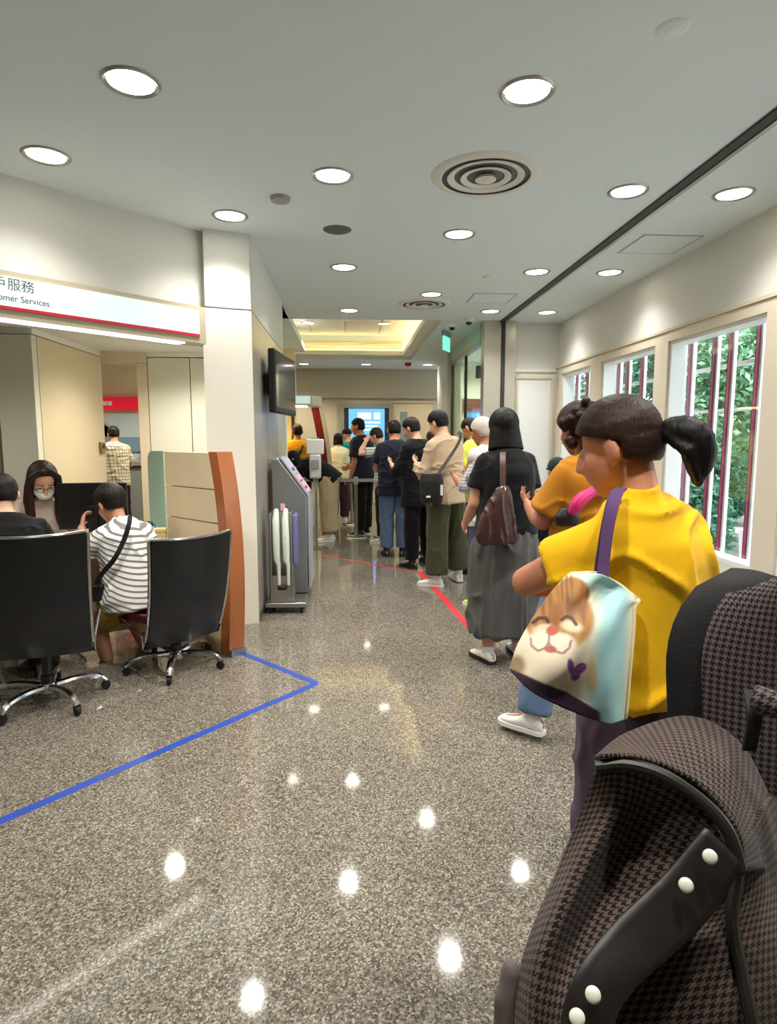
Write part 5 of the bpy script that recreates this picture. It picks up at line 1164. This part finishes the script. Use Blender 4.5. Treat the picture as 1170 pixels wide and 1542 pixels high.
def cat_print(x, y):                                   # print design in the tote's own flat units
    c = mixl((236, 226, 196), (168, 216, 216), sstep(885, 915, x + (y - 950) * .12))
    c = mixl(c, (176, 222, 222), sstep(905, 870, y) * sstep(855, 900, x)); c = mixl(c, (240, 232, 200), sstep(935, 950, x + (y - 950) * .05))
    n = mnoise.noise(V((x * .05, y * .05, 0)))
    c = mixl(c, (222, 202, 160), .5 * sstep(0, .6, n) * (1 - sstep(880, 910, x)))
    head = max(in_ell(x, y, 842, 930, 52, 50, 14, .10), in_ell(x, y, 862, 898, 27, 28, 0, .12))
    fur = mixl((176, 122, 62), (132, 84, 42), sstep(-.2, .5, mnoise.noise(V((x * .12, y * .03, 3)))))
    fur = mixl(fur, (206, 168, 108), sstep(935, 975, y) * .8)
    c = mixl(c, fur, head)
    st_ = in_ell(x, y, 852, 885, 12, 26, 8, .3); c = mixl(c, (112, 70, 36), st_ * .6 * (.5 + .5 * math.sin(x * .9)))
    c = mixl(c, (156, 98, 46), in_ell(x, y, 837, 930, 12, 24, 8, .25) * .9)
    c = mixl(c, (238, 226, 196), .85 * in_ell(x, y, 818, 948, 16, 8, -10, .4)); c = mixl(c, (238, 226, 196), .85 * in_ell(x, y, 862, 945, 16, 8, 10, .4))
    c = mixl(c, (240, 226, 206), max(in_ell(x, y, 815, 968, 20, 17, 0, .2), in_ell(x, y, 846, 972, 22, 17, 0, .2)))
    c = mixl(c, (238, 224, 196), in_ell(x, y, 838, 1000, 46, 20, 10, .5))
    c = mixl(c, (70, 46, 34), 1 - sstep(1.6, 3.4, seg_d(x, y, [(803, 938), (812, 931), (822, 931), (826, 937)])))
    c = mixl(c, (70, 46, 34), 1 - sstep(1.6, 3.4, seg_d(x, y, [(848, 935), (855, 930), (864, 934), (869, 942)])))
    c = mixl(c, (196, 98, 72), in_ell(x, y, 833, 951, 9, 8, 0, .2)); c = mixl(c, (190, 96, 78), in_ell(x, y, 830, 979, 9, 5, 0, .3))
    for pp_ in ([(800, 962), (802, 974), (812, 982), (822, 978), (828, 970), (829, 958)], [(828, 970), (836, 982), (848, 984), (857, 976), (861, 965)]): c = mixl(c, (150, 100, 76), .8 * (1 - sstep(.8, 2.2, seg_d(x, y, pp_))))
    for ex, ey, rx, ry, ro in ((859, 1003, 5, 12, -12), (874, 1008, 11, 8, -30), (868, 1017, 8, 10, 10)): c = mixl(c, mixl((122, 62, 128), (176, 120, 178), sstep(.2, .5, mnoise.noise(V((x * .5, y * .5, 1))))), in_ell(x, y, ex, ey, rx, ry, ro, .15))
    c = mixl(c, (206, 170, 104), .7 * in_ell(x, y, 892, 1020, 8, 24, 0, .5)); c = mixl(c, (150, 122, 80), .8 * in_ell(x, y, 778, 1002, 14, 14, 0, .4))
    base = 1012 + (x - 770) * .50 - 4 - 6 * math.sin((x - 770) * .02)
    c = mixl(c, (66, 42, 66), sstep(base - 2, base + 2, y) * (1 - sstep(898, 906, x)))
    return lin(c)
m = bpy.data.materials.new('tote_print'); m.use_nodes = True; M['tote_print'] = m; t = m.node_tree
vc = N(t, 'ShaderNodeVertexColor'); vc.layer_name = 'print'; t.links.new(vc.outputs[0], t.nodes['Principled BSDF'].inputs['Base Color']); t.nodes['Principled BSDF'].inputs['Roughness'].default_value = .6
tote = empty('tote_bag', atY(860, 1085, 1.16)); tag(tote, 'pale blue tote bag printed with a smiling kitten face, hanging from the yellow woman', 'bag')
ctrl = [[(768, 1008), (800, 1040), (850, 1066), (912, 1088), (938, 1084)], [(778, 975), (820, 990), (866, 1008), (915, 1022), (944, 1015)], [(800, 935), (836, 940), (876, 948), (922, 958), (950, 950)], [(828, 895), (850, 900), (886, 905), (925, 915), (952, 915)], [(852, 868), (872, 866), (905, 865), (935, 882), (962, 908)]]
dep = [[1.17, 1.13, 1.12, 1.14, 1.20], [1.18, 1.13, 1.11, 1.13, 1.20], [1.20, 1.16, 1.13, 1.15, 1.22], [1.22, 1.19, 1.17, 1.18, 1.24], [1.23, 1.21, 1.19, 1.22, 1.27]]
g3 = patch([[atY(*c, d) for c, d in zip(r, q)] for r, q in zip(ctrl, dep)], 110, 130); g2 = patch([[V((c[0], c[1], 0)) for c in r] for r in ctrl], 110, 130)
for j in range(130):
    for i in range(110):
        u, v_ = i / 109, j / 129; fold = mnoise.noise(V((u * 3.2 - v_ * 1.6, v_ * 1.2, 4))); e_ = min(1, 12 * u * (1 - u) + .1) * min(1, 10 * v_ * (1 - v_) + .2)
        g3[j][i] = g3[j][i] + V((0, e_ * (.016 * fold + .012 * max(0, 1 - abs(u - .72 + .25 * (1 - v_)) * 9) * v_), 0))
grid_obj('front_panel', g3, 'tote_print', tote, .004, cols=[cat_print(p.x, p.y) for r in g2 for p in r])
gb = [[g3[j][i] + V((.02, .055 * min(1, 8 * (i / 109) * (1 - i / 109) + .25), 0)) for i in range(0, 110, 5)] for j in range(0, 130, 5)]
grid_obj('back_panel', gb, 'canvas_cream', tote, .004)
for idx, nm in ((0, 'side_gusset'), (109, 'side_gusset')): grid_obj(nm, [[g3[j][idx], g3[j][idx] + V((.012, .007, 0)), gb[j // 5][0 if idx == 0 else -1]] for j in range(0, 130, 5)], 'canvas_cream', tote, .003)
grid_obj('base', [[g3[0][i] for i in range(0, 110, 5)], [g3[0][i] + V((.01, .03, -.006)) for i in range(0, 110, 5)], gb[0]], 'purple', tote, .003)
ribbon('strap', [atY(908, 872, 1.20), atY(909, 850, 1.215), atY(915, 800, 1.245), atY(922, 765, 1.275), atY(929, 742, 1.33), atY(936, 735, 1.40)], .026, .004, 'strap_purple', tote, (1, .3, 0))
ribbon('strap', [atY(902, 872, 1.25), atY(904, 850, 1.25), atY(912, 800, 1.265), atY(920, 765, 1.29), atY(927, 744, 1.34), atY(934, 737, 1.41)], .026, .004, 'strap_purple', tote, (1, .3, 0))
# --- brown shoulder bag
bb = empty('shoulder_bag', atY(747, 815, 3.72)); tag(bb, 'dark brown leather shoulder bag hanging behind the woman in the grey skirt', 'bag')
def sec(px, py, y, w_, d_): return (atY(px, py, y) - bb.location, V((w_, 0, 0)), V((0, d_, 0)))
fuse([loft([sec(747, 818, 3.74, .118, .045), sec(746, 805, 3.74, .126, .055), sec(749, 780, 3.74, .105, .05), sec(754, 750, 3.74, .060, .035), sec(757, 733, 3.74, .028, .016)], 24)], 'bag_body', 'leather_brown', bb, .008, 3, wr=.006, wscale=(16, 16, 3))
ribbon('strap', [atY(757, 738, 3.74), atY(757, 715, 3.745), atY(757, 695, 3.76), atY(757, 684, 3.82), atY(758, 681, 3.92), atY(759, 688, 4.02)], .036, .005, mat('leather_tan', (92, 66, 58), .45), bb, (1, 0, 0))
MB().lathe([(.015, -.004), (.02, 0), (.015, .004)], seg=14, mtx=Matrix.Translation(atY(757, 737, 3.71) - bb.location) @ Matrix.Rotation(PI / 2, 4, 'X')).build('ring', 'chrome', bb)
# --- crossbody of the man in tan
cbg = empty('crossbody_bag', atY(652, 760, 5.85)); tag(cbg, 'black crossbody bag on the man in the tan top', 'bag')
def sec2(px, py, y, w_, d_): return (atY(px, py, y) - cbg.location, V((w_, 0, 0)), V((0, d_, 0)))
fuse([loft([sec2(650, 758, 5.88, .10, .04), sec2(650, 745, 5.88, .115, .05), sec2(650, 725, 5.88, .115, .045), sec2(650, 712, 5.88, .10, .03)], 20, 3)], 'bag_body', 'bag_black', cbg, .009, 2)
ribbon('strap', [atY(660, 714, 5.87), atY(676, 690, 5.90), atY(690, 668, 5.95), atY(694, 655, 6.06), atY(690, 651, 6.18)], .035, .006, 'bag_black', cbg, (.7, 0, .7))
MB().box(atY(665, 738, 5.82) - cbg.location, (.012, .03, .10), R(20)).build('tag_strip', 'white_plastic', cbg); MB().box(atY(645, 748, 5.815) - cbg.location, (.04, .008, .018)).build('logo_patch', 'white_mark', cbg)
# --- pink strapped bag of the woman in mustard
pk = empty('pink_bag', atY(895, 765, 2.74)); tag(pk, 'bright pink padded bag strap on the shoulder of the mustard shirt woman', 'bag')
mat('pink_pad', (214, 34, 112), .6)
MB().add(*[([q_ - pk.location for q_ in r_[0]], r_[1]) for r_ in [limb(smoothpath([atY(862, 770, 2.74), atY(874, 753, 2.74), atY(892, 741, 2.76), atY(915, 735, 2.80), atY(938, 740, 2.86)], 14), [.02, .028, .030, .030, .030, .028, .024, .028, .030, .030, .030, .028, .026, .02], 10)]][0]).build('padded_strap', 'pink_pad', pk)
fuse([loft([(atY(852, 792, 2.78) - pk.location, V((.05, 0, 0)), V((0, .03, 0))), (atY(854, 778, 2.78) - pk.location, V((.06, 0, 0)), V((0, .04, 0))), (atY(856, 764, 2.78) - pk.location, V((.035, 0, 0)), V((0, .025, 0)))], 16)], 'pouch', 'bag_black', pk, .008, 2)
# --- crossbody strap of the striped woman
sb = empty('crossbody_pouch', atY(150, 880, 3.98)); tag(sb, 'black crossbody strap and pouch worn by the striped seated woman', 'bag')
ribbon('strap', [atY(196, 776, 3.95), atY(194, 790, 3.90), atY(186, 815, 3.88), atY(172, 842, 3.86), atY(152, 866, 3.88), atY(146, 880, 3.92)], .03, .006, 'bag_black', sb, (1, 0, .5))
fuse([loft([(atY(147, 905, 3.95) - sb.location, V((.04, 0, 0)), V((0, .03, 0))), (atY(147, 880, 3.95) - sb.location, V((.045, 0, 0)), V((0, .03, 0)))], 16, 3)], 'pouch', 'bag_black', sb, .008, 2)

# ================================================================== STROLLER in the near right corner
def hound(name, a, b, per):
    m = bpy.data.materials.new(name); m.use_nodes = True; M[name] = m; t = m.node_tree; bs = t.nodes['Principled BSDF']; bs.inputs['Roughness'].default_value = .9; bs.inputs['Sheen Weight'].default_value = .1; bs.inputs['Specular IOR Level'].default_value = .15
    v, x, y, z = coords(t, 'UV', (0, 0, R(4)), (8 / per, 8 / per, 1))
    fx, fy = math_(t, 'FLOOR', x), math_(t, 'FLOOR', y)
    wa = math_(t, 'LESS_THAN', math_(t, 'FLOORED_MODULO', fx, 8.0), 4.0); we = math_(t, 'LESS_THAN', math_(t, 'FLOORED_MODULO', fy, 8.0), 4.0)
    tw_ = math_(t, 'LESS_THAN', math_(t, 'FLOORED_MODULO', math_(t, 'ADD', fx, fy), 4.0), 2.0)
    f = math_(t, 'ADD', math_(t, 'MULTIPLY', wa, tw_), math_(t, 'MULTIPLY', we, math_(t, 'SUBTRACT', 1.0, tw_)))
    t.links.new(mixc(t, f, lin(a), lin(b)), bs.inputs['Base Color'])
hound('houndstooth_brown', (26, 21, 20), (98, 82, 74), .0105); hound('houndstooth_grey', (28, 24, 26), (104, 92, 90), .0105)
mat('black_canvas', (16, 14, 15), .8, bump=(300, .2)); mat('trim_dark', (34, 30, 24), .45)
mat('pearl', (222, 222, 206), .25, coat=.5)
so = empty('stroller', (.62, .80, 0)); tag(so, 'dark houndstooth stroller with black trim and pearl snaps in the near right corner', 'stroller')
def rowsY(rows): return [[atY(*p) for p in r] for r in rows]
def loc(p): return V(p) - so.location
# upper seat back: rounded black shell, houndstooth centre panel, handle
SBW, SB = .165, []
for j in range(15):
    t = j / 14; row = []
    z = .84 + .395 * t; w_ = SBW * (1 if t < .55 else math.sqrt(max(.02, 1 - ((t - .55) / .46) ** 2.4)))
    if t > .97: w_ *= .9
    for i in range(19):
        u = i / 18 * 2 - 1; row.append(V((.725 + u * w_ + .012 * (1 - t), .98 + .05 * t - .05 * (1 - u * u) - .02 * u, z + (.012 * (1 - u * u) if t > .8 else 0))))
    SB.append(row)
grid_obj('seat_back', SB, 'black_canvas', so, .03)
pan = [[SB[j][i] + V((0, -.022, .002)) for i in range(2, 9)] for j in range(15)]
grid_obj('houndstooth_panel', pan, 'houndstooth_grey', so, .004)
ga, gb_ = atY(1135, 1050, .80), atY(1235, 1085, .74); gt = (gb_ - ga).normalized(); gx = gt.orthogonal().normalized(); gy = gt.cross(gx)
grid_obj('handle_grip', [[ga.lerp(gb_, j / 6) + gx * .017 * math.cos(i * PI / 8) + gy * .017 * math.sin(i * PI / 8) for i in range(17)] for j in range(7)], 'houndstooth_grey', so, .003)
MB().tube([loc(ga), loc(gb_)], .014, 10).build('handle_bar', 'black_plastic', so)
ribbon('handle_strap', [atY(1130, 1040, .84), atY(1136, 1080, .80), atY(1128, 1130, .80)], .02, .004, 'black_canvas', so, (1, 0, 0))
# hood
hood = rowsY([[(896, 1142, .80), (945, 1105, .90), (1035, 1080, .96), (1105, 1112, .92), (1150, 1185, .86), (1185, 1290, .82)], [(900, 1140, .79), (955, 1122, .84), (1040, 1118, .84), (1100, 1160, .80), (1135, 1225, .77), (1150, 1310, .74)], [(905, 1138, .78), (970, 1142, .765), (1045, 1178, .74), (1090, 1220, .72), (1112, 1262, .70), (1116, 1310, .69)]])
grid_obj('hood_top', patch(hood, 40, 20), 'houndstooth_brown', so, .006)
tr_ = [loc(p) + V((0, -.004, -.006)) for p in smoothpath([atY(896, 1146, .79), atY(945, 1143, .775), atY(1000, 1160, .75), atY(1060, 1202, .725), atY(1095, 1245, .705), atY(1112, 1300, .69)], 30)]
MB().tube(tr_, .0085, 10).build('hood_trim', 'trim_dark', so)
front = rowsY([[(898, 1150, .79), (940, 1150, .775), (1000, 1172, .755), (1060, 1215, .73), (1108, 1300, .70)], [(878, 1215, .80), (925, 1215, .775), (965, 1235, .785), (1020, 1275, .745), (1075, 1330, .70)], [(845, 1300, .79), (880, 1300, .745), (915, 1330, .765), (965, 1370, .72), (1020, 1410, .67)], [(800, 1410, .75), (830, 1405, .70), (865, 1430, .71), (910, 1465, .66), (950, 1480, .63)], [(782, 1480, .73), (805, 1500, .68), (845, 1520, .66), (880, 1530, .63), (915, 1540, .61)], [(775, 1600, .70), (800, 1620, .66), (830, 1640, .64), (865, 1640, .61), (900, 1640, .60)]])
grid_obj('front_drape', patch(front, 36, 48), 'houndstooth_brown', so, .006)
side = rowsY([[(1100, 1290, .72), (1116, 1270, .72), (1140, 1230, .76), (1160, 1200, .82), (1185, 1215, .86)], [(1050, 1370, .71), (1090, 1360, .70), (1140, 1340, .72), (1180, 1330, .76), (1215, 1330, .80)], [(975, 1450, .69), (1040, 1440, .67), (1120, 1430, .67), (1190, 1420, .70), (1240, 1410, .76)], [(905, 1560, .66), (990, 1560, .64), (1100, 1560, .63), (1200, 1550, .66), (1260, 1540, .72)], [(890, 1680, .66), (990, 1690, .64), (1100, 1690, .63), (1200, 1690, .66), (1280, 1680, .72)]])
grid_obj('side_drape', patch(side, 36, 36), 'houndstooth_brown', so, .006)
MB().tube([loc(p) + V((0, -.006, 0)) for p in smoothpath([atY(1106, 1310, .705), atY(1098, 1380, .685), atY(1112, 1460, .655), atY(1132, 1560, .625), atY(1140, 1680, .62)], 20)], .008, 8).build('side_piping', 'trim_dark', so)
strap = rowsY([[(1062, 1246, .705), (1090, 1272, .695), (1116, 1300, .685)], [(1000, 1318, .69), (1042, 1346, .68), (1078, 1368, .675)], [(925, 1390, .665), (970, 1418, .655), (1018, 1430, .655)], [(872, 1458, .635), (908, 1482, .625), (950, 1492, .63)], [(846, 1530, .625), (885, 1540, .61), (922, 1545, .615)], [(850, 1640, .61), (880, 1640, .60), (910, 1640, .60)]])
strap = [[p + (V((0, 0, EYE)) - p).normalized() * .022 for p in r] for r in strap]
gp_ = patch(strap, 8, 40); grid_obj('snap_strap', gp_, 'leather_dark', so, .005)
for px, py, y in ((1069, 1290, .665), (1033, 1333, .655), (893, 1498, .595), (869, 1532, .585)):
    c = atY(px, py, y); d = (V((0, 0, EYE)) - c).normalized(); rot = d.to_track_quat('Z', 'Y').to_matrix()
    MB().add(*ell(loc(c) , (.0085, .0085, .004), rot, 18, 10)).build('snap', 'pearl', so)
# padded body under the fabric, frame and wheels
fuse([loft([(loc(atY(1000, 1650, .80)), V((.16, 0, 0)), V((0, .10, 0))), (loc(atY(1030, 1420, .86)), V((.15, 0, 0)), V((0, .09, 0))), (loc(atY(1050, 1250, .90)), V((.10, 0, 0)), V((0, .07, 0))), (loc(atY(1060, 1150, .92)), V((.06, 0, 0)), V((0, .04, 0)))], 20)], 'padded_body', 'black_canvas', so, .012, 4)
MB().tube([loc(p) for p in (atY(1255, 900, 1.06), atY(1250, 1060, 1.0), atY(1240, 1300, .95))], .05, 10).build('side_wing', 'black_canvas', so)
fuse([limb([loc(atY(770, 1460, .74)), loc(atY(765, 1530, .73)), loc(atY(770, 1640, .72))], [.014, .02, .02], 10), limb([loc(atY(752, 1500, .73)), loc(atY(754, 1600, .72))], [.008, .010], 8)], 'side_pocket', 'houndstooth_grey', so, .006, 2)
for sx, sy in ((-.18, -.1), (.22, -.1), (-.18, .32), (.22, .32)):
    MB().tube([V((sx * .7, .1 + sy * .3, .62)), V((sx, sy, .10))], .012, 8).build('frame_leg', 'black_plastic', so)
    MB().lathe([(.0, -.018), (.07, -.018), (.085, -.01), (.085, .01), (.07, .018), (0, .018)], seg=24, mtx=Matrix.Translation((sx, sy, .086)) @ Matrix.Rotation(PI / 2, 4, 'Y')).build('wheel', 'dark_rubber', so)
MB().tube([V((-.13, .1, .60)), V((.17, .1, .60))], .014, 8).build('cross_bar', 'black_plastic', so); MB().tube([V((.12, .16, .6)), V((.12, .2, .9))], .014, 8).build('back_post', 'black_plastic', so)
